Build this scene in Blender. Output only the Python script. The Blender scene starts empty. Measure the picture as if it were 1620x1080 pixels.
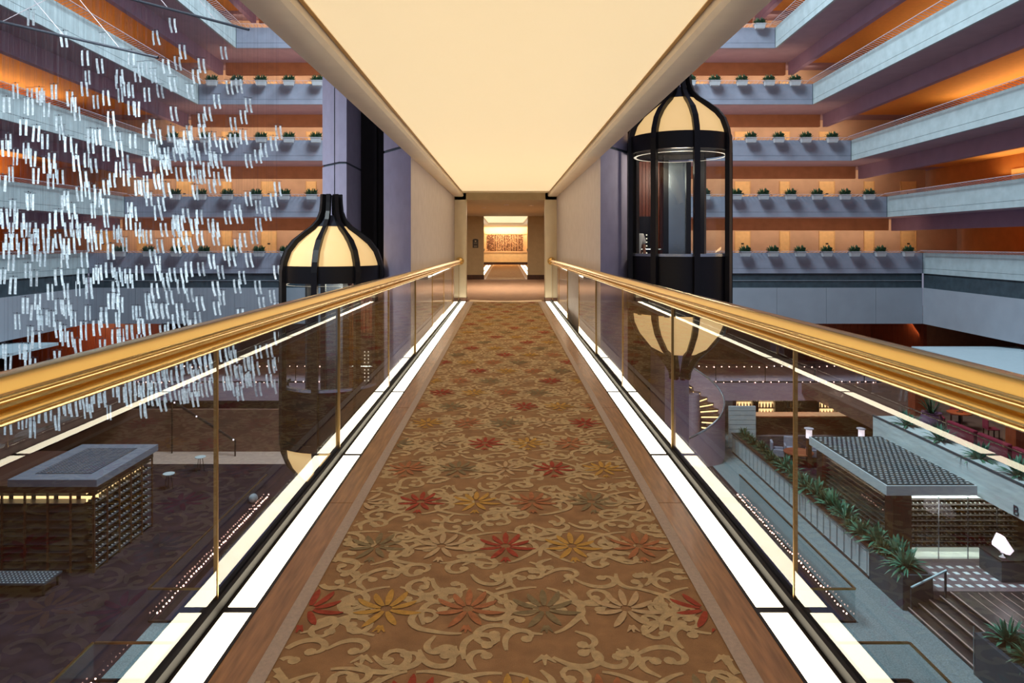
import bpy, bmesh, math, random
from mathutils import Vector, Matrix, Euler
from math import pi, sin, cos, radians as R

SC = bpy.context.scene
COL = SC.collection
rnd = random.Random(11)

# ------------------------------------------------------------------ camera, world, lights, exposure
FPX, CX, CY, EYE = 1080.0, 800.0, 385.0, 1.55
cam_d = bpy.data.cameras.new('camera')
cam_d.sensor_width = 36.0
cam_d.lens = 24.0
cam_d.shift_x = (810 - CX) / 1620
cam_d.shift_y = -(540 - CY) / 1620
cam_d.clip_end = 300
cam_d.clip_start = 0.05
cam = bpy.data.objects.new('camera', cam_d)
cam.location = (0, 0, EYE)
cam.rotation_euler = (R(90), 0, 0)
COL.objects.link(cam)
SC.camera = cam

SC.view_settings.view_transform = 'Standard'
SC.view_settings.look = 'None'
SC.view_settings.gamma = 1.0
SC.view_settings.exposure = 0.0
SC.view_settings.use_curve_mapping = False

W = bpy.data.worlds.new('world')
SC.world = W
W.use_nodes = True
bg = W.node_tree.nodes['Background']
bg.inputs[0].default_value = (0.72, 0.73, 1.0, 1)
bg.inputs[1].default_value = 0.30


def area(name, loc, target, sx, sy, watts, col, spread=180):
    d = bpy.data.lights.new(name, 'AREA')
    d.shape = 'RECTANGLE'
    d.size, d.size_y = sx, sy
    d.energy = watts
    d.color = col
    d.spread = R(spread)
    o = bpy.data.objects.new(name, d)
    o.location = loc
    o.rotation_euler = (Vector(target) - Vector(loc)).to_track_quat('-Z', 'Y').to_euler()
    COL.objects.link(o)
    return o


def strip(name, loc, axis, direction, length, width, watts, col, spread=180):
    """a long narrow lamp lying along axis and shining along direction"""
    d = bpy.data.lights.new(name, 'AREA')
    d.shape = 'RECTANGLE'
    d.size, d.size_y = length, width
    d.energy = watts
    d.color = col
    d.spread = R(spread)
    o = bpy.data.objects.new(name, d)
    z = -Vector(direction).normalized()
    x = Vector(axis).normalized()
    x = (x - z * x.dot(z)).normalized()
    y = z.cross(x)
    m = Matrix((x, y, z)).transposed().to_4x4()
    m.translation = Vector(loc)
    o.matrix_world = m
    COL.objects.link(o)
    return o


WARM = (1.0, 0.70, 0.34)
CREAM = (1.0, 0.77, 0.45)
COOL = (0.70, 0.90, 1.0)
area('skylight', (0, 26, 25), (0, 26, 0), 9, 14, 14500, COOL)
PITCH = 3.3
XC = [24.45, 22.35, 20.25, 18.0, 15.8, 13.7]     # inner edge of each gallery at the back corner
SPLAY = 0.046
for s_ in (-1, 1):                                  # added fill strips floating in the corridors, lamps of the back galleries
    for k in range(5):
        xm = s_ * (XC[k] + 5.40 - SPLAY * 20)
        strip('corridor_fill', (xm, 20.5, PITCH * k + 1.5), (s_ * SPLAY, 1, 0), (-s_ * 0.55, 0, 1), 36, 0.3, 480, WARM)
        strip('gallery_lamp', (s_ * (XC[k] / 2 + 3), 43.85, PITCH * (k + 1) - 0.4), (1, 0, 0), (0, 1, -0.75), XC[k] - 2, 0.2, 130, (1, 0.82, 0.60))
        strip('gallery_uplight', (s_ * (XC[k] / 2 + 1.5), 40.22, PITCH * k + 0.8), (1, 0, 0), (0, 0.85, 0.6), XC[k] - 1, 0.2, 125, (1, 0.74, 0.46))
    strip('mezzanine_lamp', (s_ * 13.5, 42.5, -3.3), (1, 0, 0), (0, 0.5, -1), 20, 0.3, 60, (1, 0.62, 0.4))

# ------------------------------------------------------------------ materials
def lin(c):
    c = [v / 255.0 for v in c]
    return tuple(v / 12.92 if v <= 0.04045 else ((v + 0.055) / 1.055) ** 2.4 for v in c)


def mat(name, rgb, rough=0.5, metal=0.0, var=0.10, scale=5.0, bump=0.0, bscale=60.0, emit=None, estr=0.0,
        stretch=None, spec=0.5, rgb2=None):
    m = bpy.data.materials.new(name)
    m.use_nodes = True
    nt = m.node_tree
    N, L = nt.nodes, nt.links
    b = N['Principled BSDF']
    b.inputs['Roughness'].default_value = rough
    b.inputs['Metallic'].default_value = metal
    b.inputs['Specular IOR Level'].default_value = spec
    tc = N.new('ShaderNodeTexCoord')
    src = tc.outputs['Object']
    if stretch:
        mp = N.new('ShaderNodeMapping')
        mp.inputs['Scale'].default_value = stretch
        L.new(src, mp.inputs['Vector'])
        src = mp.outputs['Vector']
    nz = N.new('ShaderNodeTexNoise')
    nz.inputs['Scale'].default_value = scale
    nz.inputs['Detail'].default_value = 4
    L.new(src, nz.inputs['Vector'])
    rp = N.new('ShaderNodeValToRGB')
    c = lin(rgb)
    c2 = lin(rgb2) if rgb2 else c
    rp.color_ramp.elements[0].position = 0.3
    rp.color_ramp.elements[1].position = 0.7
    rp.color_ramp.elements[0].color = (*[v * (1 - var) for v in c], 1)
    rp.color_ramp.elements[1].color = (*[min(1, v * (1 + var)) for v in c2], 1)
    L.new(nz.outputs['Fac'], rp.inputs['Fac'])
    L.new(rp.outputs['Color'], b.inputs['Base Color'])
    if bump:
        n2 = N.new('ShaderNodeTexNoise')
        n2.inputs['Scale'].default_value = bscale
        L.new(src, n2.inputs['Vector'])
        bp = N.new('ShaderNodeBump')
        bp.inputs['Strength'].default_value = bump
        bp.inputs['Distance'].default_value = 0.01
        L.new(n2.outputs['Fac'], bp.inputs['Height'])
        L.new(bp.outputs['Normal'], b.inputs['Normal'])
    if emit:
        b.inputs['Emission Color'].default_value = (*lin(emit), 1)
        b.inputs['Emission Strength'].default_value = estr
    return m


def glass(name, tint=(0.95, 0.97, 0.96), ior=1.7, rough=0.0):
    m = bpy.data.materials.new(name)
    m.use_nodes = True
    nt = m.node_tree
    N, L = nt.nodes, nt.links
    N.remove(N['Principled BSDF'])
    out = N['Material Output']
    tr = N.new('ShaderNodeBsdfTransparent')
    tr.inputs[0].default_value = (*tint, 1)
    gl = N.new('ShaderNodeBsdfGlossy')
    gl.inputs['Roughness'].default_value = rough
    fr = N.new('ShaderNodeFresnel')
    fr.inputs['IOR'].default_value = ior
    ge = N.new('ShaderNodeNewGeometry')
    mu = N.new('ShaderNodeMath')
    mu.operation = 'SUBTRACT'
    mu.use_clamp = True
    L.new(fr.outputs[0], mu.inputs[0])
    L.new(ge.outputs['Backfacing'], mu.inputs[1])
    mx = N.new('ShaderNodeMixShader')
    L.new(mu.outputs[0], mx.inputs[0])
    L.new(tr.outputs[0], mx.inputs[1])
    L.new(gl.outputs[0], mx.inputs[2])
    L.new(mx.outputs[0], out.inputs['Surface'])
    return m


def acrylic(name):
    m = bpy.data.materials.new(name)
    m.use_nodes = True
    nt = m.node_tree
    N, L = nt.nodes, nt.links
    b = N['Principled BSDF']
    b.inputs['Base Color'].default_value = (0.93, 0.98, 1.0, 1)
    b.inputs['Roughness'].default_value = 0.12
    out = N['Material Output']
    tl = N.new('ShaderNodeBsdfTranslucent')
    tl.inputs[0].default_value = (0.9, 0.97, 1.0, 1)
    tr = N.new('ShaderNodeBsdfTransparent')
    tr.inputs[0].default_value = (0.9, 0.97, 1, 1)
    a = N.new('ShaderNodeMixShader')
    a.inputs[0].default_value = 0.45
    L.new(b.outputs[0], a.inputs[1])
    L.new(tl.outputs[0], a.inputs[2])
    c = N.new('ShaderNodeMixShader')
    tc = N.new('ShaderNodeTexCoord')
    nz = N.new('ShaderNodeTexNoise')
    nz.inputs['Scale'].default_value = 14
    L.new(tc.outputs['Object'], nz.inputs['Vector'])
    rp = N.new('ShaderNodeMapRange')
    rp.inputs[1].default_value = 0.3
    rp.inputs[2].default_value = 0.75
    rp.inputs[3].default_value = 0.1
    rp.inputs[4].default_value = 0.7
    L.new(nz.outputs['Fac'], rp.inputs[0])
    L.new(rp.outputs[0], c.inputs[0])
    L.new(a.outputs[0], c.inputs[1])
    L.new(tr.outputs[0], c.inputs[2])
    L.new(c.outputs[0], out.inputs['Surface'])
    return m


M = {}
M['carpet_brown'] = mat('carpet_brown', (200, 156, 114), 0.95, var=0.16, scale=9, bump=0.9, bscale=420, spec=0.1)
M['carpet_gold'] = mat('carpet_gold', (244, 214, 164), 0.95, var=0.12, scale=30, bump=0.9, bscale=420, spec=0.1)
M['carpet_red'] = mat('carpet_red', (208, 100, 78), 0.95, var=0.18, scale=40, bump=0.9, bscale=420, spec=0.1)
M['carpet_yellow'] = mat('carpet_yellow', (244, 192, 104), 0.95, var=0.12, scale=40, bump=0.9, bscale=420, spec=0.1)
M['carpet_orange'] = mat('carpet_orange', (222, 150, 106), 0.95, var=0.15, scale=40, bump=0.9, bscale=420, spec=0.1)
M['carpet_teal'] = mat('carpet_teal', (178, 158, 120), 0.95, var=0.15, scale=40, bump=0.9, bscale=420, spec=0.1)
M['carpet_cream'] = mat('carpet_cream', (246, 212, 164), 0.95, var=0.1, scale=40, bump=0.9, bscale=420, spec=0.1)
M['carpet_border'] = mat('carpet_border', (232, 212, 196), 0.95, var=0.08, scale=60, bump=0.9, bscale=420, spec=0.1)
M['lobby_carpet'] = mat('lobby_carpet', (186, 152, 136), 0.95, var=0.22, scale=5, bump=0.6, bscale=200, stretch=(1, 4, 1), rgb2=(178, 142, 112), spec=0.1)
M['wood'] = mat('wood', (172, 126, 84), 0.28, var=0.3, scale=6, stretch=(8, 0.7, 8))
M['dark_wood'] = mat('dark_wood', (70, 40, 28), 0.35, var=0.3, scale=5, stretch=(6, 6, 0.8))
M['red_wood'] = mat('red_wood', (142, 66, 36), 0.4, var=0.25, scale=4, stretch=(6, 6, 0.6))
M['dark_metal'] = mat('dark_metal', (38, 32, 34), 0.35, metal=0.4, var=0.1)
M['black'] = mat('black_metal', (18, 16, 18), 0.4, metal=0.2, var=0.15)
M['shaft'] = mat('shaft_dark', (22, 18, 20), 0.7, var=0.3, scale=3)
M['brass'] = mat('brass', (240, 206, 134), 0.22, metal=1.0, var=0.0, scale=3)
M['brass_satin'] = mat('brass_satin', (176, 140, 84), 0.32, metal=1.0, var=0.1)
M['glass'] = glass('balustrade_glass', tint=(0.965, 0.97, 0.968), ior=1.85)
M['clear_glass'] = glass('clear_glass', tint=(0.93, 0.96, 0.96), ior=1.5)
M['smoked_glass'] = glass('smoked_glass', tint=(0.55, 0.55, 0.55), ior=1.6)
M['panel'] = mat('floor_panel', (250, 246, 232), 0.3, var=0.01, emit=(255, 243, 212), estr=7.5)
M['canopy'] = mat('canopy_plaster', (238, 226, 200), 0.85, var=0.03, scale=3, bump=0.05)
M['stretch'] = mat('cove_glow_ceiling', (238, 226, 200), 0.6, var=0.01, emit=(252, 222, 172), estr=0.62)  # cove light on the ceiling put into its surface as emission
M['ring'] = mat('ring_light', (250, 240, 220), 0.5, var=0.01, emit=(255, 240, 214), estr=0.8)
M['slab_grey'] = mat('slab_grey', (112, 116, 128), 0.7, var=0.08)
M['line_grey'] = mat('line_grey', (158, 168, 170), 0.6, var=0.05)
M['canopy_edge'] = mat('canopy_edge', (240, 226, 206), 0.6, var=0.03)
M['beige'] = mat('beige_wall', (212, 206, 212), 0.8, var=0.05, bump=0.1, bscale=90)
M['cream_column'] = mat('cream_column', (226, 214, 190), 0.5, var=0.04)
M['purple_wall'] = mat('purple_wall', (166, 160, 184), 0.8, var=0.06, bump=0.1, bscale=60)
M['landing_wall'] = mat('landing_wall', (186, 166, 132), 0.85, var=0.06, bump=0.1, bscale=200)
M['parapet'] = mat('parapet_concrete', (168, 180, 184), 0.8, var=0.10, scale=2.2, bump=0.15, bscale=30)
M['parapet_back'] = mat('parapet_back', (146, 148, 164), 0.8, var=0.08, scale=2, bump=0.15, bscale=30)
M['groove'] = mat('groove', (70, 80, 90), 0.8, var=0.1)
M['soffit'] = mat('soffit', (168, 142, 156), 0.85, var=0.06, scale=1.5)
M['beam'] = mat('rust_beam', (168, 110, 76), 0.8, var=0.10, scale=2)
M['beam_wing'] = mat('wing_beam', (158, 132, 160), 0.85, var=0.06, scale=1.5)
M['orange_wall'] = mat('orange_wall', (206, 132, 66), 0.75, var=0.08, scale=1.5)
M['pink_wall'] = mat('pink_wall', (204, 166, 138), 0.75, var=0.08, scale=1.2)
M['orange_ceiling'] = mat('orange_ceiling', (226, 160, 82), 0.8, var=0.05)
M['door'] = mat('door_cream', (240, 196, 136), 0.5, var=0.05)
M['door_frame'] = mat('door_frame', (224, 178, 120), 0.5, var=0.05)
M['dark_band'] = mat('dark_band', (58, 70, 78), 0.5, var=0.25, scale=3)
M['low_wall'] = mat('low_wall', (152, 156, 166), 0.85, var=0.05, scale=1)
M['brown_wall'] = mat('brown_wall', (106, 74, 60), 0.6, var=0.2, scale=2)
M['mauve'] = mat('mauve_fascia', (170, 146, 158), 0.8, var=0.05, scale=1.4)
M['dark_carpet'] = mat('dark_carpet', (40, 31, 38), 0.95, var=0.3, scale=1.6, rgb2=(48, 37, 44), spec=0.1)
M['grey_carpet'] = mat('grey_carpet', (128, 140, 142), 0.95, var=0.3, scale=24, bump=0.3, spec=0.1)
M['pale_floor'] = mat('pale_floor', (196, 168, 152), 0.4, var=0.1)
M['void'] = mat('void_floor', (86, 78, 104), 0.7, var=0.2)
M['marble'] = mat('marble', (206, 220, 220), 0.35, var=0.16, scale=1.2, stretch=(1, 0.7, 6))
M['white_panel'] = mat('white_panel', (190, 200, 202), 0.5, var=0.04)
M['charcoal'] = mat('charcoal', (62, 68, 76), 0.45, var=0.12)
M['roof_edge'] = mat('roof_edge', (196, 208, 210), 0.6, var=0.05)
M['roof_dark'] = mat('roof_dark', (42, 54, 58), 0.6, var=0.15)
M['roof_dash'] = mat('roof_dash', (216, 228, 230), 0.5, var=0.08)
M['step'] = mat('step', (52, 42, 42), 0.35, var=0.25)
M['nosing'] = mat('nosing', (190, 160, 150), 0.4, var=0.1)
M['wine_floor'] = mat('wine_floor', (120, 104, 108), 0.35, var=0.15)
M['steel'] = mat('steel', (190, 200, 204), 0.25, metal=0.9, var=0.05)
M['pale_steel'] = mat('pale_steel', (196, 222, 226), 0.3, var=0.03)
M['soil'] = mat('soil', (44, 34, 28), 0.95, var=0.3, scale=20)
M['leaf'] = mat('leaf', (58, 112, 96), 0.45, var=0.35, scale=9, rgb2=(70, 126, 96))
M['leaf_dark'] = mat('leaf_dark', (34, 64, 42), 0.5, var=0.35, scale=9, rgb2=(58, 92, 58))
M['planter_box'] = mat('planter_box', (186, 188, 194), 0.6, var=0.06)
M['alabaster'] = mat('alabaster', (236, 206, 150), 0.5, var=0.12, scale=3, emit=(250, 206, 138), estr=0.72)
M['lamp_white'] = mat('lamp_white', (250, 240, 250), 0.5, var=0.02, emit=(255, 240, 248), estr=0.95)
M['lamp_warm'] = mat('lamp_warm', (252, 226, 170), 0.5, var=0.02, emit=(255, 220, 150), estr=2.2)
M['bulb'] = mat('bulb', (255, 220, 200), 0.5, var=0.01, emit=(255, 196, 176), estr=9)
M['shelf_light'] = mat('shelf_light', (255, 226, 170), 0.5, var=0.02, emit=(255, 214, 150), estr=1.7)
M['shelf_white'] = mat('shelf_white', (235, 240, 230), 0.5, var=0.02, emit=(226, 240, 226), estr=0.55)
M['rack'] = mat('rack', (84, 78, 76), 0.45, var=0.1)
M['bottle'] = mat('bottle_glass', (40, 44, 42), 0.12, var=0.2, spec=0.8)
M['bottle_cap'] = mat('bottle_cap', (206, 206, 200), 0.3, var=0.15)
M['amber'] = mat('amber', (190, 130, 40), 0.2, var=0.3, scale=30)
M['canvas'] = mat('canvas', (176, 192, 200), 0.8, var=0.03)
M['red_fabric'] = mat('red_fabric', (132, 30, 52), 0.8, var=0.12)
M['grey_fabric'] = mat('grey_fabric', (150, 150, 164), 0.85, var=0.1)
M['urn'] = mat('urn', (124, 84, 112), 0.3, var=0.2)
M['art_light'] = mat('art_light', (228, 190, 150), 0.7, var=0.06)
M['art_dark'] = mat('art_dark', (104, 62, 44), 0.7, var=0.3, scale=20)
M['desk'] = mat('desk_stone', (232, 204, 160), 0.45, var=0.06)
M['skin'] = mat('skin', (176, 120, 92), 0.6, var=0.06)
M['shirt'] = mat('shirt', (226, 224, 220), 0.85, var=0.04)
M['trousers'] = mat('trousers', (40, 40, 50), 0.85, var=0.1)
M['hair'] = mat('hair', (26, 20, 18), 0.6, var=0.2)
M['plaque'] = mat('plaque', (48, 40, 36), 0.4, var=0.1)
M['plaque_mark'] = mat('plaque_mark', (186, 170, 140), 0.5, var=0.05)
M['acrylic'] = acrylic('acrylic')
M['wire'] = mat('wire', (58, 56, 64), 0.7, var=0.05)
M['truss'] = mat('truss', (58, 62, 72), 0.45, metal=0.2, var=0.1)
M['white_paint'] = mat('white_paint', (206, 196, 204), 0.6, var=0.05)

# ------------------------------------------------------------------ mesh helpers
class MB:
    def __init__(self):
        self.v, self.f, self.m = [], [], []

    def quad(self, pts, m=0):
        n = len(self.v)
        self.v += [tuple(p) for p in pts]
        self.f.append(tuple(range(n, n + len(pts))))
        self.m.append(m)

    def box(self, x0, x1, y0, y1, z0, z1, m=0):
        if x0 > x1: x0, x1 = x1, x0
        if y0 > y1: y0, y1 = y1, y0
        if z0 > z1: z0, z1 = z1, z0
        n = len(self.v)
        self.v += [(x0, y0, z0), (x1, y0, z0), (x1, y1, z0), (x0, y1, z0), (x0, y0, z1), (x1, y0, z1), (x1, y1, z1), (x0, y1, z1)]
        for q in ((0, 3, 2, 1), (4, 5, 6, 7), (0, 1, 5, 4), (1, 2, 6, 5), (2, 3, 7, 6), (3, 0, 4, 7)):
            self.f.append(tuple(n + i for i in q))
            self.m.append(m)
        return self

    def prism(self, poly, z0, z1, m=0):
        a = sum(poly[i][0] * poly[(i + 1) % len(poly)][1] - poly[(i + 1) % len(poly)][0] * poly[i][1] for i in range(len(poly)))
        if a < 0: poly = poly[::-1]
        k, n = len(poly), len(self.v)
        self.v += [(x, y, z0) for x, y in poly] + [(x, y, z1) for x, y in poly]
        self.f.append(tuple(n + i for i in range(k))[::-1]); self.m.append(m)
        self.f.append(tuple(n + k + i for i in range(k))); self.m.append(m)
        for i in range(k):
            j = (i + 1) % k
            self.f.append((n + i, n + j, n + k + j, n + k + i)); self.m.append(m)
        return self

    def sweep(self, path, sec, m=0, up=(0, 0, 1), closed=False, caps=True, scales=None):
        """sweep a 2-D section (list of (u, v)) along a 3-D path"""
        P = [Vector(p) for p in path]
        n0, k = len(self.v), len(sec)
        L = len(P)
        upv = Vector(up)
        prev = None
        for i, p in enumerate(P):
            if closed:
                t = P[(i + 1) % L] - P[i - 1]
            else:
                t = P[min(i + 1, L - 1)] - P[max(i - 1, 0)]
            t.normalize()
            s = t.cross(upv)
            if s.length < 1e-4:
                s = prev if prev is not None else t.cross(Vector((1, 0.01, 0)))
            s = s.normalized()
            if prev is not None and s.dot(prev) < 0 and abs(t.dot(upv)) > 0.9:
                s = -s
            prev = s
            w = s.cross(t).normalized()
            q = scales[i] if scales else 1.0
            for (a, b) in sec:
                self.v.append(tuple(p + s * a * q + w * b * q))
        for i in range(L if closed else L - 1):
            for j in range(k):
                a0 = n0 + i * k + j
                a1 = n0 + i * k + (j + 1) % k
                i2 = (i + 1) % L
                b0 = n0 + i2 * k + j
                b1 = n0 + i2 * k + (j + 1) % k
                self.f.append((a0, a1, b1, b0)); self.m.append(m)
        if caps and not closed:
            self.f.append(tuple(n0 + j for j in range(k))[::-1]); self.m.append(m)
            self.f.append(tuple(n0 + (L - 1) * k + j for j in range(k))); self.m.append(m)
        return self

    def tube(self, path, r, n=8, m=0, closed=False, scales=None):
        return self.sweep(path, [(r * cos(2 * pi * i / n), r * sin(2 * pi * i / n)) for i in range(n)], m, closed=closed, scales=scales)

    def lathe(self, prof, c=(0, 0, 0), n=24, m=0, a0=0.0, a1=2 * pi, cap=False):
        full = abs(a1 - a0 - 2 * pi) < 1e-6
        cols = n if full else n + 1
        n0 = len(self.v)
        for i in range(cols):
            a = a0 + (a1 - a0) * i / n
            for r, z in prof:
                self.v.append((c[0] + r * cos(a), c[1] + r * sin(a), c[2] + z))
        k = len(prof)
        for i in range(n):
            i2 = (i + 1) % cols
            for j in range(k - 1):
                self.f.append((n0 + i * k + j, n0 + i2 * k + j, n0 + i2 * k + j + 1, n0 + i * k + j + 1)); self.m.append(m)
        if cap and full:
            self.f.append(tuple(n0 + i * k for i in range(n))[::-1]); self.m.append(m)
            self.f.append(tuple(n0 + i * k + k - 1 for i in range(n))); self.m.append(m)
        return self

    def ball(self, c, r, m=0, n=8, sq=1.0):
        prof = [(max(1e-4, r * sin(pi * i / 6)), -r * sq * cos(pi * i / 6)) for i in range(7)]
        return self.lathe(prof, c, n, m)

    def build(self, name, mats, parent=None, at=None, smooth=False, bevel=0.0, local=False):
        """link as one object. at = world position of the origin; with a parent the parent's place is the origin"""
        if not isinstance(mats, (list, tuple)): mats = [mats]
        o0 = Vector((0, 0, 0))
        if not local:
            if parent is not None: o0 = Vector(parent['_at'])
            elif at is not None: o0 = Vector(at)
        me = bpy.data.meshes.new(name)
        me.from_pydata([tuple(Vector(v) - o0) for v in self.v], [], self.f)
        for x in mats: me.materials.append(M[x] if isinstance(x, str) else x)
        me.polygons.foreach_set('material_index', self.m)
        if smooth: me.polygons.foreach_set('use_smooth', [True] * len(me.polygons))
        me.update()
        bm = bmesh.new(); bm.from_mesh(me)
        bmesh.ops.recalc_face_normals(bm, faces=bm.faces)
        bm.to_mesh(me); bm.free()
        if smooth:
            me.set_sharp_from_angle(angle=R(40))
        o = bpy.data.objects.new(name, me)
        COL.objects.link(o)
        if parent is not None:
            o.parent = parent
        elif not local or at is not None:
            o.location = at if at is not None else (0, 0, 0)
        if bevel:
            b = o.modifiers.new('bevel', 'BEVEL')
            b.width = bevel; b.segments = 2; b.limit_method = 'ANGLE'
        return o


def tag(o, label, cat, group=None, kind=None):
    o['label'] = label; o['category'] = cat
    if group: o['group'] = group
    if kind: o['kind'] = kind
    return o


def thing(name, label, cat, loc, rz=0.0, group=None):
    o = bpy.data.objects.new(name, None)
    o.empty_display_size = 0.2
    COL.objects.link(o)
    o.location = loc
    o.rotation_euler = (0, 0, rz)
    o['_at'] = tuple(loc)
    return tag(o, label, cat, group)


def struct(mb, name, mats, **kw):
    o = mb.build(name, mats, **kw)
    if o.parent is None: o['kind'] = 'structure'
    return o


def copy_tree(o, loc=None, rz=None, label=None, parent=None, scale=None):
    c = o.copy(); COL.objects.link(c)
    if parent is not None: c.parent = parent
    if loc is not None:
        c.location = loc
        if '_at' in c: c['_at'] = tuple(loc)
    if rz is not None: c.rotation_euler = (0, 0, rz)
    if scale is not None: c.scale = scale
    if label: c['label'] = label
    for ch in list(o.children):
        copy_tree(ch, parent=c)
    return c


def P(px, py, D):
    return Vector(((px - CX) * D / FPX, D, EYE - (py - CY) * D / FPX))


ORD = ['first', 'second', 'third', 'fourth', 'fifth', 'sixth', 'seventh', 'eighth', 'ninth', 'tenth', 'eleventh', 'twelfth',
       'thirteenth', 'fourteenth', 'fifteenth', 'sixteenth', 'seventeenth', 'eighteenth', 'nineteenth', 'twentieth',
       'twenty-first', 'twenty-second', 'twenty-third', 'twenty-fourth', 'twenty-fifth', 'twenty-sixth']

# ------------------------------------------------------------------ the bridge
YB0, YB1 = -3.0, 18.25
struct(MB().box(-1.30, 1.30, YB0, YB1, -0.45, -0.012), 'floor_bridge', ['dark_metal'])
for s in (-1, 1):
    w = MB()
    for i in range(9):
        w.box(s * 0.80, s * 1.05, YB0 + i * 2.36, YB0 + i * 2.36 + 2.354, -0.012, 0.002)
    struct(w, 'trim_1' if s < 0 else 'trim_2', ['wood'])
w = MB().box(-0.8, 0.8, 18.0, 18.25, -0.012, 0.0)
struct(w, 'trim_3', ['wood'])

# carpet runner: vines, curls and flowers worked into one mesh
HWC = 0.905
cp = MB()
cp.box(-HWC, HWC, YB0, 18.0, 0.0, 0.008, 0)
for s in (-1, 1):
    cp.quad([(s * 0.845, YB0, 0.0128), (s * HWC, YB0, 0.0128), (s * HWC, 18.0, 0.0128), (s * 0.845, 18.0, 0.0128)][::s], 7)


_lay = [0]
def layer(z):
    """each worked piece lies a hair higher than the last, vines under flowers"""
    _lay[0] = (_lay[0] + 1) % 60
    return (0.0095 if z < 0.01 else 0.0112) + _lay[0] * 2.4e-5


def ribbon(pts, wid, z, m):
    z = layer(z if m != 1 else 0.0095)
    n = len(pts)
    L, Rr = [], []
    for i in range(n):
        a = pts[max(0, i - 1)]; b = pts[min(n - 1, i + 1)]
        dx, dy = b[0] - a[0], b[1] - a[1]
        d = math.hypot(dx, dy) or 1
        h = wid[i] / 2
        L.append((pts[i][0] - dy / d * h, pts[i][1] + dx / d * h)); Rr.append((pts[i][0] + dy / d * h, pts[i][1] - dx / d * h))
    for i in range(n - 1):
        q = [L[i], Rr[i], Rr[i + 1], L[i + 1]]
        if max(abs(p[0]) for p in q) > 0.845: continue
        if max(p[1] for p in q) > 17.98 or min(p[1] for p in q) < YB0: continue
        cp.quad([(x, y, z) for x, y in q], m)


def clothoid(x, y, ang, length, k0, k1, w0, w1, z, m, n=26):
    pts, ws = [(x, y)], [w0]
    ds = length / n
    for i in range(1, n + 1):
        t = i / n
        k = k0 + (k1 - k0) * t ** 2.2
        ang += k * ds
        x += cos(ang) * ds; y += sin(ang) * ds
        pts.append((x, y)); ws.append(w0 + (w1 - w0) * t)
    ribbon(pts, ws, z, m)
    if length > 0.14:                                     # round bud at the curl's end
        b = [(x + 0.019 * cos(a), y + 0.019 * sin(a)) for a in [2 * pi * i / 8 for i in range(8)]]
        if max(abs(p[0]) for p in b) < 0.845 and y < 17.9: zb_ = layer(0.0095 if m == 1 else .011); cp.quad([(p[0], p[1], zb_) for p in b], m)


def scroll(x, y, ang, segs, w0, w1, z, nn):
    """one vine scroll: curvature runs through the given (length, k0, k1) pieces, swelling in the middle, with a bud at its end"""
    pts, ws = [(x, y)], [w0]
    tot = sum(q[0] for q in segs); run = 0
    for (ln, k0, k1) in segs:
        m = max(4, int(nn * ln / tot))
        for i in range(m):
            t = (i + .5) / m
            ang += (k0 + (k1 - k0) * t * t) * ln / m
            x += cos(ang) * ln / m; y += sin(ang) * ln / m
            run += ln / m
            f = run / tot
            pts.append((x, y)); ws.append(w0 + (w1 - w0) * f + 0.014 * sin(pi * min(1, f * 1.05)))
    ribbon(pts, ws, z, 1)
    b = [(x + 0.024 * cos(a), y + 0.024 * sin(a)) for a in [2 * pi * i / 8 for i in range(8)]]
    if max(abs(p[0]) for p in b) < 0.845 and y < 17.9: zb_ = layer(0.0095); cp.quad([(p[0], p[1], zb_) for p in b], 1)


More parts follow.
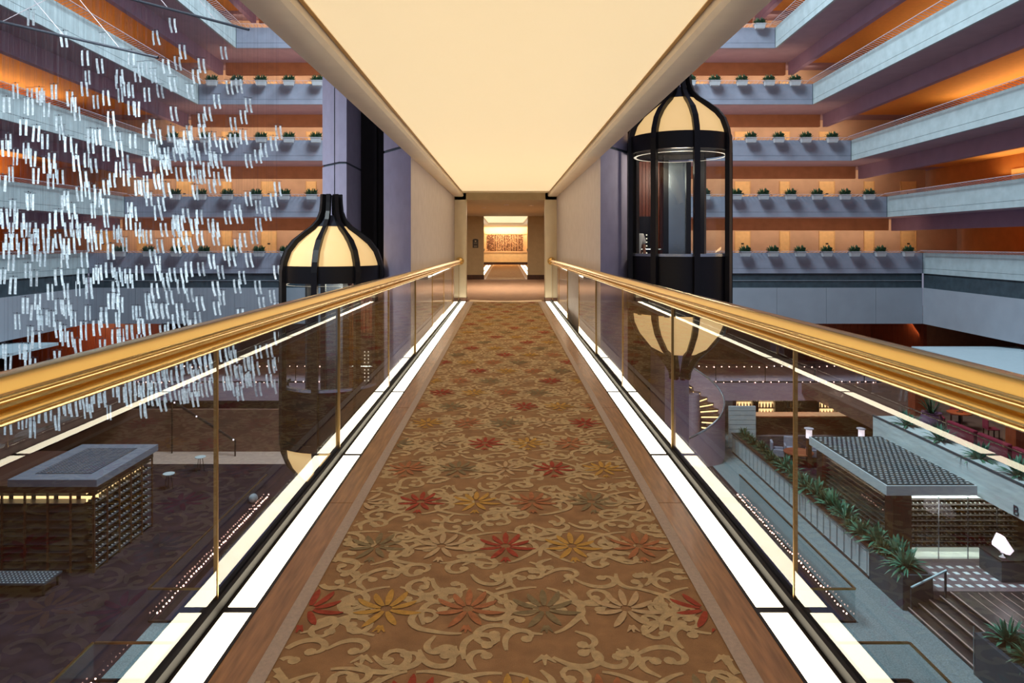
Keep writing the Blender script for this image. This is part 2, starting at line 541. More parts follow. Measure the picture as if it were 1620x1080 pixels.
COLS = [2, 3, 4, 5, 6]           # red, yellow, orange, teal, cream
CS, RS, Y0C = 0.335, 0.597, 2.88
for n in range(-8, 26):
    fy = Y0C + RS * n
    base = -0.84 if n % 2 == 0 else -0.672
    idx = (-(n // 2)) if n % 2 == 0 else 3 - (n - 1) // 2
    far = fy > 11
    ns = 12 if far else 26
    for j in range(-1, 7):
        fx = base + CS * j + rnd.uniform(-.012, .012)
        if -1.0 < fx < 1.0 and abs(fx) < 0.97:
            c = COLS[(idx + j) % 5]
            np_ = 9
            for q in range(np_):                                   # lotus petals
                a = 2 * pi * q / np_ + pi / 2
                ln = 0.135 if q % 2 == 0 else 0.115
                x, y = fx + 0.024 * cos(a), fy + 0.024 * sin(a)
                kk = 5.5 * (1 if cos(a) > 0 else -1) * abs(cos(a))
                pts, ws = [], []
                aa = a
                for i in range(7):
                    t = i / 6
                    pts.append((x, y)); ws.append(max(0.005, 0.031 * sin(pi * min(1, t * 0.78 + 0.12)) ** 0.8 * (1 if t < .95 else .3)))
                    aa += kk * ln / 6
                    x += cos(aa) * ln / 6; y += sin(aa) * ln / 6
                ribbon(pts, ws, 0.0102, c)
            for a in (-0.5, 0, 0.5):
                clothoid(fx, fy - 0.13, -pi / 2 + a, 0.05, 0, 0, 0.022, 0.006, 0.0101, c, 4)
        zz = 0.0095
        sd = 1 if (n + j) % 2 == 0 else -1
        J = lambda q: rnd.uniform(-q, q)
        nn = 10 if far else 22
        # two S-scrolls arching over the flower, two cupping it from below, each ending in a spiral
        for (ax, ay, an, hand, ln) in ((0.02, 0.175, 0.0, -1, 1.0), (-0.02, 0.175, pi, 1, 0.95), (0.02, -0.19, 0.1, 1, 0.95), (-0.02, -0.19, pi - .1, -1, 0.9)):
            if rnd.random() < .08: continue
            flip = -1 if (sd * hand) > 0 else 1
            a_ = an + J(.35)
            scroll(fx + ax + J(.015), fy + ay + J(.012), a_, [(0.12 * ln, hand * 6, hand * 2), (0.08 * ln, 0, flip * hand * 8), (0.30 * ln + J(.04), flip * hand * 11, flip * hand * 34)], 0.014, 0.020, zz + rnd.uniform(0, .0006), nn)
            scroll(fx + ax + cos(a_) * .10, fy + ay + sin(a_) * .10 - .015 * hand, a_ + flip * hand * -.9, [(0.05, 0, 0), (0.13, -flip * hand * 16, -flip * hand * 50)], 0.012, 0.016, zz + .0007, nn)
        # side curls in the gap between two flowers of the row
        gx = fx + CS / 2
        scroll(gx + J(.01), fy + 0.12 * sd, -sd * pi / 2 + J(.3), [(0.10, 0, sd * 6), (0.22, sd * 10, sd * 40)], 0.014, 0.020, zz + .0003, nn)
        scroll(gx + J(.01), fy + 0.26 + J(.02), sd * 1.2 + J(.6), [(0.07, 0, -sd * 6), (0.24, -sd * 9, -sd * 38)], 0.016, 0.020, zz + .0004, nn)
        scroll(fx + J(.02), fy + 0.31 + J(.02), -sd * 1.4 + J(.6), [(0.06, 0, sd * 6), (0.20, sd * 10, sd * 44)], 0.014, 0.018, zz + .0005, nn)
        for a in (-.75, 0, .75):                                     # small three-lobed leaf
            clothoid(gx - .03, fy + 0.27, pi / 2 * sd + a, 0.06, 0, 0, 0.026, 0.008, zz + 0.0006, 1, 4)
carpet = cp.build('carpet_runner', ['carpet_brown', 'carpet_gold', 'carpet_red', 'carpet_yellow', 'carpet_orange', 'carpet_teal', 'carpet_cream', 'carpet_border'])
tag(carpet, 'long brown carpet runner with golden scrolls and red flowers down the bridge', 'carpet')

# lit floor panels along both edges, each in its dark frame
JOINTS = [2.88 + 2.12 * i for i in range(-2, 8)]
for s in (-1, 1):
    side = 'left' if s < 0 else 'right'
    y1s = JOINTS + [18.2]
    cnt = 0
    for a, b in zip(y1s[:-1], y1s[1:]):
        if b - a < 0.3: continue
        lab = '%s lit white floor panel along the %s edge of the bridge from the near end' % (ORD[max(cnt - 1, 0)], side)
        if cnt == 0: lab = 'lit white floor panel cut off at the near %s end of the bridge' % side
        cnt += 1
        t = thing('floor_light_panel', lab, 'floor light', (s * 1.1225, (a + b) / 2, 0), group='lit floor panels')
        f = MB()
        x0, x1 = 1.05, 1.195
        f.box(s * x0, s * (x0 + 0.014), a, b, -0.012, 0.006)
        f.box(s * (x1 - 0.014), s * x1, a, b, -0.012, 0.006)
        f.box(s * (x0 + 0.014), s * (x1 - 0.014), a, a + 0.02, -0.012, 0.006)
        f.box(s * (x0 + 0.014), s * (x1 - 0.014), b - 0.02, b, -0.012, 0.006)
        f.build('frame', ['dark_metal'], t)
        MB().box(s * (x0 + 0.014), s * (x1 - 0.014), a + 0.02, b - 0.02, -0.012, 0.003).build('diffuser', ['panel'], t)

# glass balustrades with the brass handrail
def railz(y): return 1.200 - (y - 1.64) * 0.0068
XG = 1.222
for s in (-1, 1):
    side = 'left' if s < 0 else 'right'
    t = thing('glass_balustrade', 'clear glass balustrade with brass handrail along the %s side of the bridge' % side, 'balustrade', (s * XG, 8, 0))
    rail = MB()
    ys = [YB0, 18.18]
    up = [(-.058, -.014), (-.058, .0), (-.055, .005), (-.026, .032), (-.020, .035), (.020, .035), (.026, .032), (.055, .005), (.058, .0), (.058, -.014), (.054, -.020), (.034, -.032), (-.034, -.032), (-.054, -.020)]
    rail.sweep([(s * XG, y, railz(y)) for y in ys], up)
    neck = [(-0.02, -0.046), (0.02, -0.046), (0.02, -0.03), (-0.02, -0.03)]
    rail.sweep([(s * XG, y, railz(y)) for y in ys], neck)
    lo = [(-.040, -.070), (-.040, -.064), (-.037, -.060), (-.026, -.047), (-.020, -.045), (.020, -.045), (.026, -.047), (.037, -.060), (.040, -.064), (.040, -.070), (.034, -.082), (.018, -.090), (-.018, -.090), (-.034, -.082)]
    rail.sweep([(s * XG, y, railz(y)) for y in ys], lo)
    rail.build('handrail', ['brass'], t, smooth=True)
    fl = MB()
    z1 = railz(18.2) - 0.01
    fl.sweep([(s * XG, 18.10, z1), (s * XG, 18.12, z1), (s * XG, 18.18, z1), (s * XG, 18.235, z1)],
             [(0.105 * cos(2 * pi * i / 20), 0.105 * sin(2 * pi * i / 20)) for i in range(20)], scales=[0.45, 0.8, 1.0, 1.05])
    fl.build('wall_flange', ['brass'], t, smooth=True)
    MB().box(s * 1.197, s * 1.245, YB0, 18.2, -0.012, 0.05).build('base_channel', ['shaft'], t)
    pj = [YB0] + JOINTS[1:] + [18.2]
    for a, b in zip(pj[:-1], pj[1:]):
        za, zb = railz(a) - 0.08, railz(b) - 0.08
        g = MB()
        x0, x1 = sorted((s * (XG - 0.006), s * (XG + 0.006)))
        a2, b2 = a + 0.008, b - 0.008
        v = [(x0, a2, 0.05), (x1, a2, 0.05), (x1, b2, 0.05), (x0, b2, 0.05), (x0, a2, za), (x1, a2, za), (x1, b2, zb), (x0, b2, zb)]
        for q in ((0, 3, 2, 1), (4, 5, 6, 7), (0, 1, 5, 4), (1, 2, 6, 5), (2, 3, 7, 6), (3, 0, 4, 7)): g.quad([v[i] for i in q])
        g.build('glass_panel', ['glass'], t)
    for y in JOINTS[1:]:
        MB().box(s * (XG - 0.009), s * (XG + 0.009), y - 0.004, y + 0.004, 0.05, railz(y) - 0.07).build('post', ['brass_satin'], t)

# canopy over the bridge: edge beams, recessed ceiling with cove light as added glow
def canopy(y0, y1, tag_):
    struct(MB().box(-1.37, 1.37, y0, y1, 2.90, 3.4), 'ceiling_' + tag_, ['canopy'])
    t = thing('glow_ceiling', 'long cream ceiling with cove glow put into its surface over the %s' % ('bridge' if tag_ == 'bridge' else 'far bridge'), 'ceiling light', (0, (y0 + y1) / 2, 2.89))
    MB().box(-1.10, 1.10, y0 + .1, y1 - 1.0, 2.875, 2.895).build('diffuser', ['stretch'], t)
    for s in (-1, 1):
        MB().box(s * 1.10, s * 1.125, y0 + .1, y1 - 1.0, 2.868, 2.90).build('edge_trim', ['brass_satin'], t)
        e = MB()
        prof = [(s * 1.37, 2.80), (s * 1.16, 2.80), (s * 1.13, 2.82), (s * 1.13, 2.90), (s * 1.37, 2.90)]
        n = len(prof)
        for i in range(n):
            a, b = prof[i], prof[(i + 1) % n]
            e.quad([(a[0], y0, a[1]), (b[0], y0, b[1]), (b[0], y1, b[1]), (a[0], y1, a[1])])
        e.quad([(x, y0, z) for x, z in prof]); e.quad([(x, y1, z) for x, z in prof])
        struct(e, 'trim_canopy_' + tag_, ['canopy_edge'])
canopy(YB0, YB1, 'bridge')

# lift cores either side: walls, groove, dark shaft, column
ZT, ZB = 19.0, -13.5
for s in (-1, 1):
    nm = 'left' if s < 0 else 'right'
    F = lambda pts: [(s * x, y) for x, y in pts]
    struct(MB().prism(F([(1.37, 9.87), (1.55, 10.148), (1.55, 18.25), (1.37, 18.25)]), ZB, ZT), 'wall_core_' + nm, ['beige'])
    for za, zb in ((ZB, 2.96), (3.0, ZT)):
        struct(MB().prism(F([(1.372, 9.868), (1.914, 10.71), (1.80, 10.80), (1.55, 10.42), (1.55, 10.148), (1.376, 9.88)]), za, zb), 'wall_facet_' + nm, ['purple_wall'])
        struct(MB().prism(F([(2.82, 12.1), (2.95, 12.1), (3.4, 12.67), (3.4, 18.25), (2.82, 18.25)]), za, zb), 'wall_column_' + nm, ['purple_wall'])
    struct(MB().prism(F([(1.38, 9.9), (1.90, 10.71), (1.79, 10.79), (1.55, 10.41), (1.55, 10.16)]), 2.96, 3.0).prism(F([(2.83, 12.12), (2.94, 12.12), (3.38, 12.68), (3.38, 18.2), (2.83, 18.2)]), 2.96, 3.0), 'trim_core_' + nm, ['groove'])
    sh = MB().prism(F([(1.56, 10.44), (1.80, 10.82), (1.56, 10.9)]), ZB, ZT)
    sh.prism(F([(1.55, 13.3), (2.82, 13.3), (2.82, 13.5), (1.55, 13.5)]), ZB, ZT)
    for q in (0.25, 0.42, 0.62):
        sh.box(s * (1.9 + q) - .03, s * (1.9 + q) + .03, 13.16, 13.3, ZB, ZT)
    struct(sh, 'wall_shaft_' + nm, ['shaft'])
    # cream end column with its red stone foot
    cl = MB().box(s * 1.05, s * 1.37, 18.25, 18.55, 0.10, 3.06)
    struct(cl, 'column_cream', ['cream_column'], bevel=0.01)
    struct(MB().box(s * 1.04, s * 1.38, 18.24, 18.56, 0.0, 0.10), 'baseboard_' + nm, ['brown_wall'])

# ------------------------------------------------------------------ landing between the lifts and the far bridge
struct(MB().box(-4.5, 4.5, 18.25, 29.4, -0.45, -0.002), 'floor_landing', ['lobby_carpet'])
arc = MB()
n = 16
for i in range(n):
    x0, x1 = -0.98 + 1.96 * i / n, -0.98 + 1.96 * (i + 1) / n
    f0 = lambda x: 18.36 + 0.55 * (1 - (x / 0.98) ** 2) * 0.0 + 0.42 * abs(x / 0.98) ** 2
    arc.quad([(x0, 18.22, .004), (x1, 18.22, .004), (x1, f0(x1), .004), (x0, f0(x0), .004)])
struct(arc, 'trim_threshold', ['brass_satin'])
struct(MB().box(-4.5, 4.5, 18.25, 29.4, 2.72, 3.2), 'ceiling_landing', ['landing_wall'])
struct(MB().box(-4.7, -4.5, 18.25, 29.4, -0.45, 3.2), 'wall_landing_left', ['landing_wall'])
struct(MB().box(4.5, 4.7, 18.25, 29.4, -0.45, 3.2), 'wall_landing_right', ['landing_wall'])
for s in (-1, 1):
    nm = 'left' if s < 0 else 'right'
    struct(MB().box(s * 0.95, s * 4.5, 29.4, 29.7, 0, 2.72), 'wall_opening_' + nm, ['landing_wall'])
    struct(MB().box(s * 0.94, s * 4.5, 29.38, 29.4, 0, 0.20).box(s * 0.935, s * 0.95, 29.4, 29.7, 0, 0.2), 'baseboard_opening_' + nm, ['dark_wood'])
    struct(MB().box(s * 3.4, s * 4.5, 18.25, 18.45, -0.45, 3.2), 'wall_return_' + nm, ['purple_wall'])
for x, y, w in ((0.02, 20.6, 'middle'), (0.78, 21.0, 'right'), (-0.72, 22.4, 'left')):
    t = thing('ceiling_downlight', 'small round recessed downlight in the landing ceiling, %s one of three' % w, 'light', (x, y, 2.72), group='landing downlights')
    MB().lathe([(0.055, 2.716), (0.075, 2.712), (0.08, 2.72)], (x, y, 0), 16).build('ring', ['white_paint'], t)
    MB().lathe([(0.0005, 2.717), (0.055, 2.717)], (x, y, 0), 16).build('lens', ['lamp_warm' if w == 'right' else 'white_paint'], t)
area('landing_lamp', (0, 23.5, 2.69), (0, 23.5, 0), 3, 4, 230, (1, .84, .62))

# plaque on the left wall
t = thing('wall_plaque', 'small dark wall plaque with arched top on the left wall of the landing', 'sign', (-1.30, 29.4, 1.72))
pl = MB()
pts = [(-1.42, 1.36), (-1.18, 1.36)] + [(-1.30 + 0.12 * cos(a), 1.70 + 0.05 * sin(a)) for a in [i * pi / 8 for i in range(9)]]
pl.v += [(x, 29.375, z) for x, z in pts] + [(x, 29.4, z) for x, z in pts]
k = len(pts)
pl.f.append(tuple(range(k))); pl.m.append(0)
pl.f.append(tuple(range(k, 2 * k))[::-1]); pl.m.append(0)
for i in range(k):
    pl.f.append((i, (i + 1) % k, k + (i + 1) % k, k + i)); pl.m.append(0)
pl.build('board', ['plaque'], t)
MB().box(-1.33, -1.27, 29.372, 29.376, 1.62, 1.68).build('icon', ['plaque_mark'], t)
mk = MB()
for z in (1.57, 1.54, 1.45, 1.42, 1.40): mk.box(-1.37, -1.23, 29.372, 29.376, z, z + 0.008)
mk.build('lettering', ['plaque_mark'], t)

# far bridge, gallery passage, reception desk and the art wall behind
struct(MB().box(-1.6, 1.6, 29.4, 51.6, -0.45, -0.004), 'floor_far_bridge', ['wood'])
far_c = MB().box(-0.86, 0.86, 29.5, 49.8, -0.004, 0.006, 0)
for s in (-1, 1): far_c.box(s * 0.86, s * 0.93, 29.5, 49.8, -0.004, 0.006, 1)
tag(far_c.build('carpet_runner', ['carpet_brown', 'carpet_border']), 'brown carpet runner on the far bridge leading to the desk', 'carpet')
for s in (-1, 1):
    side = 'left' if s < 0 else 'right'
    for xa, xb, w in ((1.06, 1.18, 'inner'), (1.26, 1.38, 'outer')):
        t = thing('floor_light_panel', 'lit white %s floor strip at the %s edge of the far bridge' % (w, side), 'floor light', (s * (xa + xb) / 2, 39, 0), group='far floor strips')
        MB().box(s * xa, s * xb, 29.8, 48.5, -0.004, 0.004).build('diffuser', ['panel'], t)
        MB().box(s * (xa - 0.015), s * xa, 29.8, 48.5, -0.004, 0.007).box(s * xb, s * (xb + 0.015), 29.8, 48.5, -0.004, 0.007).build('frame', ['dark_metal'], t)
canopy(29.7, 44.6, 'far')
struct(MB().box(-2.6, 2.6, 44.6, 51.6, 2.80, 3.1), 'ceiling_passage', ['canopy'])
struct(MB().box(-2.6, 2.6, 51.4, 51.6, -0.004, 2.8), 'wall_art', ['desk'])
for s in (-1, 1):
    struct(MB().box(s * 2.4, s * 2.6, 45.3, 51.4, -0.004, 2.8), 'wall_passage', ['desk'])
t = thing('art_panel', 'wide framed panel of dark and pale vertical stripes behind the reception desk', 'artwork', (0, 51.4, 1.55))
MB().box(-1.52, 1.52, 51.36, 51.4, 0.95, 2.25).build('backing', ['art_light'], t)
ap = MB()
x = -1.42
for i in range(60):
    wv = rnd.uniform(0.03, 0.05)
    if i % 4 != 3 or rnd.random() < .3:
        z = 0.98
        while z < 2.16:
            hh = rnd.uniform(0.03, 0.10)
            if rnd.random() < .75: ap.box(x, x + wv, 51.34, 51.36, z, z + hh - 0.008)
            z += hh
    x += wv + 0.006
    if x > 1.38: break
ap.build('stripe_pattern', ['art_dark'], t)['kind'] = 'stuff'
fr = MB().box(-1.62, -1.52, 51.3, 51.4, 0.95, 2.3).box(1.52, 1.62, 51.3, 51.4, 0.95, 2.3).box(-1.62, 1.62, 51.3, 51.4, 2.25, 2.35)
fr.build('frame', ['desk'], t)
t = thing('reception_desk', 'pale stone reception desk at the far end of the bridge', 'desk', (0, 50.4, 0))
MB().box(-1.9, 1.9, 50.1, 50.8, 0.18, 0.88).build('front', ['desk'], t)
MB().box(-1.95, 1.95, 50.0, 50.85, 0.88, 0.97).build('worktop', ['art_light'], t, bevel=0.01)
MB().box(-1.85, 1.85, 50.16, 50.8, 0.0, 0.18).build('plinth', ['dark_wood'], t)
strip('art_lamp', (0, 50.95, 2.7), (1, 0, 0), (0, 0.6, -1), 3.2, 0.1, 60, (1, 0.72, 0.42))
strip('desk_lamp', (0, 48.5, 2.72), (1, 0, 0), (0, 0.5, -1), 2.6, 0.2, 60, CREAM)
for s in (-1, 1):
    t = thing('desk_plant', 'small green plant at the %s end of the reception desk' % ('left' if s < 0 else 'right'), 'plant', (s * 1.62, 50.3, 0.97))
    MB().lathe([(0.05, 0.97), (0.07, 1.06)], (s * 1.62, 50.3, 0), 10, cap=True).build('pot', ['urn'], t)
    lf = MB()
    for i in range(14):
        a = 2 * pi * i / 14; e = rnd.uniform(.4, 1.3)
        b = Vector((s * 1.62, 50.3, 1.05)); d = Vector((cos(a) * cos(e), sin(a) * cos(e), sin(e))) * 0.17
        sd = Vector((-sin(a), cos(a), 0)) * 0.03
        lf.quad([b, b + d * .5 + sd, b + d, b + d * .5 - sd])
    lf.build('foliage', ['leaf'], t)

# ------------------------------------------------------------------ galleries of the atrium
def wx(k, off, y, s): return s * (XC[k] + off - SPLAY * (40 - y))
YN = 3.0
for s in (-1, 1):
    nm = 'left' if s < 0 else 'right'
    W4 = lambda k, o0, o1, y0, y1: [(wx(k, o0, y0, s), y0), (wx(k, o1, y0, s), y0), (wx(k, o1, y1, s), y1), (wx(k, o0, y1, s), y1)]
    for k in range(6):
        z = PITCH * k
        # slab and ceiling finish of the level below
        struct(MB().prism(W4(k, 0.12, 9.5, YN, 40.12), z - 0.16, z), 'floor_gallery_' + nm, ['soffit'])
        struct(MB().prism(W4(k, 2.32, 9.3, YN, 43.3), z - 0.19, z - 0.162), 'ceiling_corridor_' + nm, ['orange_ceiling'])
        pb = MB()
        pb.prism(W4(k, 0, 0.12, YN, 40.0), z + 0.10, z + 1.0, 0)
        pb.prism(W4(k, 0, 0.12, YN, 40.0), z - 0.20, z + 0.085, 0)
        pb.prism(W4(k, 0.012, 0.12, YN, 40.0), z + 0.085, z + 0.10, 1)
        struct(pb, 'wall_parapet_' + nm, ['parapet', 'groove'])
        if k > 0:
            struct(MB().prism(W4(k, 2.0, 2.3, YN, 43.4), z - 0.95, z - 0.16), 'ceiling_beam_' + nm, ['beam_wing'])
        if k < 5:
            struct(MB().prism(W4(k, 5.6, 5.8, YN, 46), z, z + PITCH - 0.16), 'wall_corridor_' + nm, ['orange_wall'])
            for j, y in enumerate((37.0, 31.4, 25.8, 20.2)):
                dr = MB()
                q = [(wx(k, 5.54, y - .5, s), y - .5), (wx(k, 5.6, y - .5, s), y - .5), (wx(k, 5.6, y + .5, s), y + .5), (wx(k, 5.54, y + .5, s), y + .5)]
                o = struct(dr.prism(q, z, z + 2.32), 'door_%d' % (k * 4 + j + 1), ['door'])
        # outrigger railing on the parapet
        t = thing('gallery_railing', 'slim white railing on the %s wing parapet, %s gallery above bridge level' % (nm, ORD[k - 1]) if k else 'slim white outward railing on the %s wing parapet at bridge level' % nm,
                  'railing', (wx(k, 0, 25, s), 25, z + 1.0), group='wing railings')
        MB().tube([(wx(k, -0.36, YN, s), YN, z + 1.14), (wx(k, -0.36, 39.6, s), 39.6, z + 1.14)], 0.016, 6).build('top_rail', ['white_paint'], t)
        pk = MB()
        for i in range(150):
            y = 39.6 - i * 0.24
            pk.sweep([(wx(k, 0.05, y, s), y, z + 1.0), (wx(k, -0.36, y, s), y, z + 1.13)], [(-.008, -.008), (.008, -.008), (.008, .008), (-.008, .008)])
        o = pk.build('pickets', ['white_paint'], t)
        o['kind'] = 'stuff'
    # back galleries
    for k in range(6):
        z = PITCH * k
        xo, xi = s * XC[k], s * (1.40 if k == 0 else 0.0)
        pb = MB().box(xi, xo, 40, 40.12, z + 0.10, z + 1.0, 0).box(xi, xo, 40, 40.12, z - 0.20, z + 0.085, 0).box(xi, xo - s * .01, 40.012, 40.12, z + 0.085, z + 0.10, 1)
        pb.box(xo - s * 0.03, xo, 39.985, 40.0, z - 0.2, z + 1.0, 1)
        struct(pb, 'wall_parapet_back_' + nm, ['parapet_back', 'groove'])
        struct(MB().box(s * (1.4 if k < 2 else 0.0), s * (XC[k] + 9), 40.12, 46, z - 0.16, z), 'floor_gallery_back_' + nm, ['soffit'])
        if k > 0:
            struct(MB().box(s * (1.4 if k == 1 else 0), s * (XC[k] + 2.0), 43.4, 43.7, z - 0.92, z - 0.16), 'ceiling_beam_back_' + nm, ['beam'])
        if k < 5:
            struct(MB().box(s * (2.6 if k == 0 else 0), s * (XC[k] + 5.5), 45.3, 45.5, z, z + PITCH - 0.16), 'wall_gallery_back_' + nm, ['pink_wall'])
            for j, (xd, hw) in enumerate(((10.1, 0.5), (12.9, 0.32), (15.7, 0.5), (18.5, 0.32), (21.3, 0.5), (24.1, 0.32), (26.7, 0.5))):
                if xd + hw > XC[k] + 5.2: continue
                dr = MB().box(s * (xd - hw), s * (xd + hw), 45.26, 45.3, z, z + 2.36, 0)
                for e in (-1, 1): dr.box(s * (xd + e * hw) - .025, s * (xd + e * hw) + .025, 45.24, 45.3, z, z + 2.38, 1)
                if hw > .4: dr.box(s * xd - 0.09, s * xd + 0.09, 45.25, 45.26, z + 1.48, z + 1.58, 2)
                struct(dr, 'door_%d' % (30 + k * 7 + j), ['door', 'door_frame', 'dark_metal'])
        t = thing('gallery_railing', ('slim white railing on the back parapet, %s side, %s gallery above bridge level' % (nm, ORD[k - 1])) if k else 'slim white outward railing on the back parapet %s of the lifts at bridge level' % nm,
                  'railing', (s * XC[k] / 2, 40, z + 1.0), group='back railings')
        MB().tube([(s * 1.5, 39.64, z + 1.10), (s * (XC[k] - .36), 39.64, z + 1.10)], 0.014, 6).build('top_rail', ['white_paint'], t)
        pk = MB()
        for i in range(int((XC[k] - 1.5) / 0.24)):
            xx = s * (1.5 + i * .24)
            pk.sweep([(xx, 40.05, z + 1.0), (xx, 39.64, z + 1.09)], [(-.008, -.008), (.008, -.008), (.008, .008), (-.008, .008)])
        o = pk.build('pickets', ['white_paint'], t)
        o['kind'] = 'stuff'
    # blank floors under the bridge level
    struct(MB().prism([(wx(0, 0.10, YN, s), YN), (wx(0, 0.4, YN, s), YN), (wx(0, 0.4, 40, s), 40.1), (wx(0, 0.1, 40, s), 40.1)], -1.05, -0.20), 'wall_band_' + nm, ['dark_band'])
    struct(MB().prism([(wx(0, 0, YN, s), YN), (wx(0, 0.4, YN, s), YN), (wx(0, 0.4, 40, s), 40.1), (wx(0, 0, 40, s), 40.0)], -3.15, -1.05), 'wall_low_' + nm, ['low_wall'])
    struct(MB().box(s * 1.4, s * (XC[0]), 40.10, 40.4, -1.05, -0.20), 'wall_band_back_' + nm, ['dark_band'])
    lw = MB()
    x = 1.4
    while x < XC[0]:
        x2 = min(x + 2.9, XC[0]); lw.box(s * x, s * (x2 - 0.02), 40.0, 40.4, -3.15, -1.05); x = x2
    struct(lw, 'wall_low_back_' + nm, ['low_wall'])
    struct(MB().box(s * 1.4, s * (XC[0] - 0.05), 40.06, 40.105, -0.64, -0.615), 'trim_band_' + nm, ['low_wall'])
    struct(MB().box(0, s * 36, 40.4, 50, -3.15, -3.0), 'ceiling_mezzanine_' + nm, ['brown_wall'])
    struct(MB().prism([(wx(0, 0.4, YN, s), YN), (s * 36, YN), (s * 36, 40.4), (wx(0, 0.4, 40, s), 40.4)], -3.15, -3.0), 'ceiling_terrace_' + nm, ['brown_wall'])

# flower boxes hung on the railings, right and left of the lifts
def leafy(mb, c, n, h, spread, wid, m=0, seed=None, lo=0.35, hi=1.45, flat=False):
    """a rosette of bent, pointed leaves"""
    for i in range(n):
        a = rnd.uniform(0, 2 * pi)
        e = rnd.uniform(lo, hi)
        L = h * rnd.uniform(0.65, 1.1)
        d = Vector((cos(a) * cos(e) * spread, sin(a) * cos(e) * spread, sin(e)))
        sd = Vector((-sin(a), cos(a), 0))
        b = Vector(c) + Vector((cos(a), sin(a), 0)) * rnd.uniform(0, 0.1 * spread * h)
        prevL = prevR = None
        w_ = wid * rnd.uniform(.7, 1.2)
        for q in range(5):
            t_ = q / 4
            p = b + d * (L * t_) - Vector((0, 0, 1)) * (L * 0.45 * t_ * t_ * cos(e))
            ww = w_ * (0.35 + 1.3 * t_) * (1 - t_) ** 0.6 if t_ < 1 else 0.001
            l, r = p + sd * ww + Vector((0, 0, ww * .35)), p - sd * ww + Vector((0, 0, ww * .35))
            if prevL is not None:
                mb.quad([prevL, pp, p, l], m); mb.quad([pp, prevR, r, p], m)
            prevL, prevR, pp = l, r, p


box_proto = None
rows = {('right', 4): [1202], ('right', 3): [1092, 1131, 1174, 1217, 1258], ('right', 2): [1188, 1232, 1275, 1317],
        ('right', 1): [1115, 1165, 1208, 1251, 1293, 1337, 1375], ('right', 0): [1179, 1223, 1266, 1308, 1352, 1393, 1437],
        ('left', 3): [335, 375, 413, 457, 502], ('left', 2): [273, 325, 370, 413, 457, 500],
        ('left', 1): [277, 318, 360, 405, 450, 493], ('left', 0): [190, 235, 279, 323, 367, 410, 452]}
gname = ['bridge-level gallery', 'first gallery above bridge level', 'second gallery above bridge level', 'third gallery above bridge level', 'fourth gallery above bridge level']
for (sd_, k), pxs in rows.items():
    z = PITCH * k + 1.0
    seq = sorted(pxs, reverse=(sd_ == 'right'))
    for i, px in enumerate(seq):
        x = (px - CX) * 39.6 / FPX
        lab = 'flower box on the %s back parapet, %s, %s from the corner' % (sd_, gname[k], ORD[i])
        if box_proto is None:
            t = thing('flower_box', lab, 'flower box', (x, 39.6, z), group='gallery flower boxes')
            tr = MB()
            tr.v += [(-.25, -.11, -.20), (.25, -.11, -.20), (.25, .11, -.20), (-.25, .11, -.20), (-.30, -.16, .08), (.30, -.16, .08), (.30, .16, .08), (-.30, .16, .08)]
            for q in ((0, 3, 2, 1), (4, 5, 6, 7), (0, 1, 5, 4), (1, 2, 6, 5), (2, 3, 7, 6), (3, 0, 4, 7)): tr.f.append(q); tr.m.append(0)
            tr.box(-.32, .32, -.18, .18, .06, .09, 0)
            for e in (-.26, .26): tr.box(e - .02, e + .02, .1, .26, .0, .05, 1)
            tr.build('trough', ['planter_box', 'dark_metal'], t, local=True)
            pm = MB()
            for q in range(7): leafy(pm, (-.24 + .08 * q, 0, .08), 12, 0.42, .75, 0.05, lo=.45)
            pm.build('foliage', ['leaf_dark'], t, local=True)
            box_proto = t
        else:
            copy_tree(box_proto, (x, 39.6, z), 0, lab)

# ------------------------------------------------------------------ mezzanine and the lobby floor below
G, GW, GM, GV = -9.95, -9.35, -6.60, -13.5
struct(MB().box(-36, -10.7, -2, 52, G - 0.3, G), 'floor_lobby_left', ['dark_carpet'])
struct(MB().box(10.7, 36, -2, 52, G - 0.3, G), 'floor_lobby_right', ['grey_carpet'])
struct(MB().box(-10.7, 10.7, 31, 52, G - 0.3, G), 'floor_lobby_back', ['dark_carpet'])
struct(MB().box(-10.7, 10.7, 18.0, 20.7, G - 0.5, G), 'floor_cross_walk', ['grey_carpet'])
struct(MB().box(-12, 12, -2, 31.5, GV - 0.3, GV), 'floor_void', ['void'])
for s in (-1, 1):
    struct(MB().box(s * 10.7, s * 10.9, -2, 31, GV, G - 0.3), 'wall_void', ['void'])
struct(MB().box(-10.9, 10.9, 31, 31.2, GV, G - 0.3), 'wall_void_back', ['void'])
struct(MB().box(-34, -3.5, 35.6, 37.7, G, G + 0.01), 'floor_pale_strip', ['pale_floor'])
struct(MB().box(-36, -3.4, 37.7, 38.0, G, -7.63), 'wall_lobby_back_left', ['brown_wall'])
struct(MB().box(-36, 36, 39.9, 50, -7.63, GM), 'floor_mezzanine', ['mauve'])
struct(MB().box(-36, 36, 48, 48.3, GM, -3.15), 'wall_mezzanine_back', ['brown_wall'])
struct(MB().box(36, 36.3, -2, 52, G, -3), 'wall_lobby_right', ['red_wood'])
struct(MB().box(-36.3, -36, -2, 52, G, -3), 'wall_lobby_left', ['red_wood'])
wd = MB()
for i in range(12): wd.box(25.4, 25.6, 41.5 + i * .55, 41.5 + i * .55 + .53, GM, -3.15)
for i in range(14): wd.box(21.0 + i * .5, 21.0 + i * .5 + .48, 47.5, 48, GM, -3.15)
struct(wd, 'wall_wood_right', ['red_wood'])
wd = MB()
for i in range(16): wd.box(-22.8 - i * .6, -22.8 - i * .6 + .58, 44, 44.3, GM, -3.15)
struct(wd, 'wall_wood_left', ['red_wood'])
area('terrace_lamp', (26.5, 43, -3.4), (26, 45, -6), 3, 2, 90, (1, .72, .45))
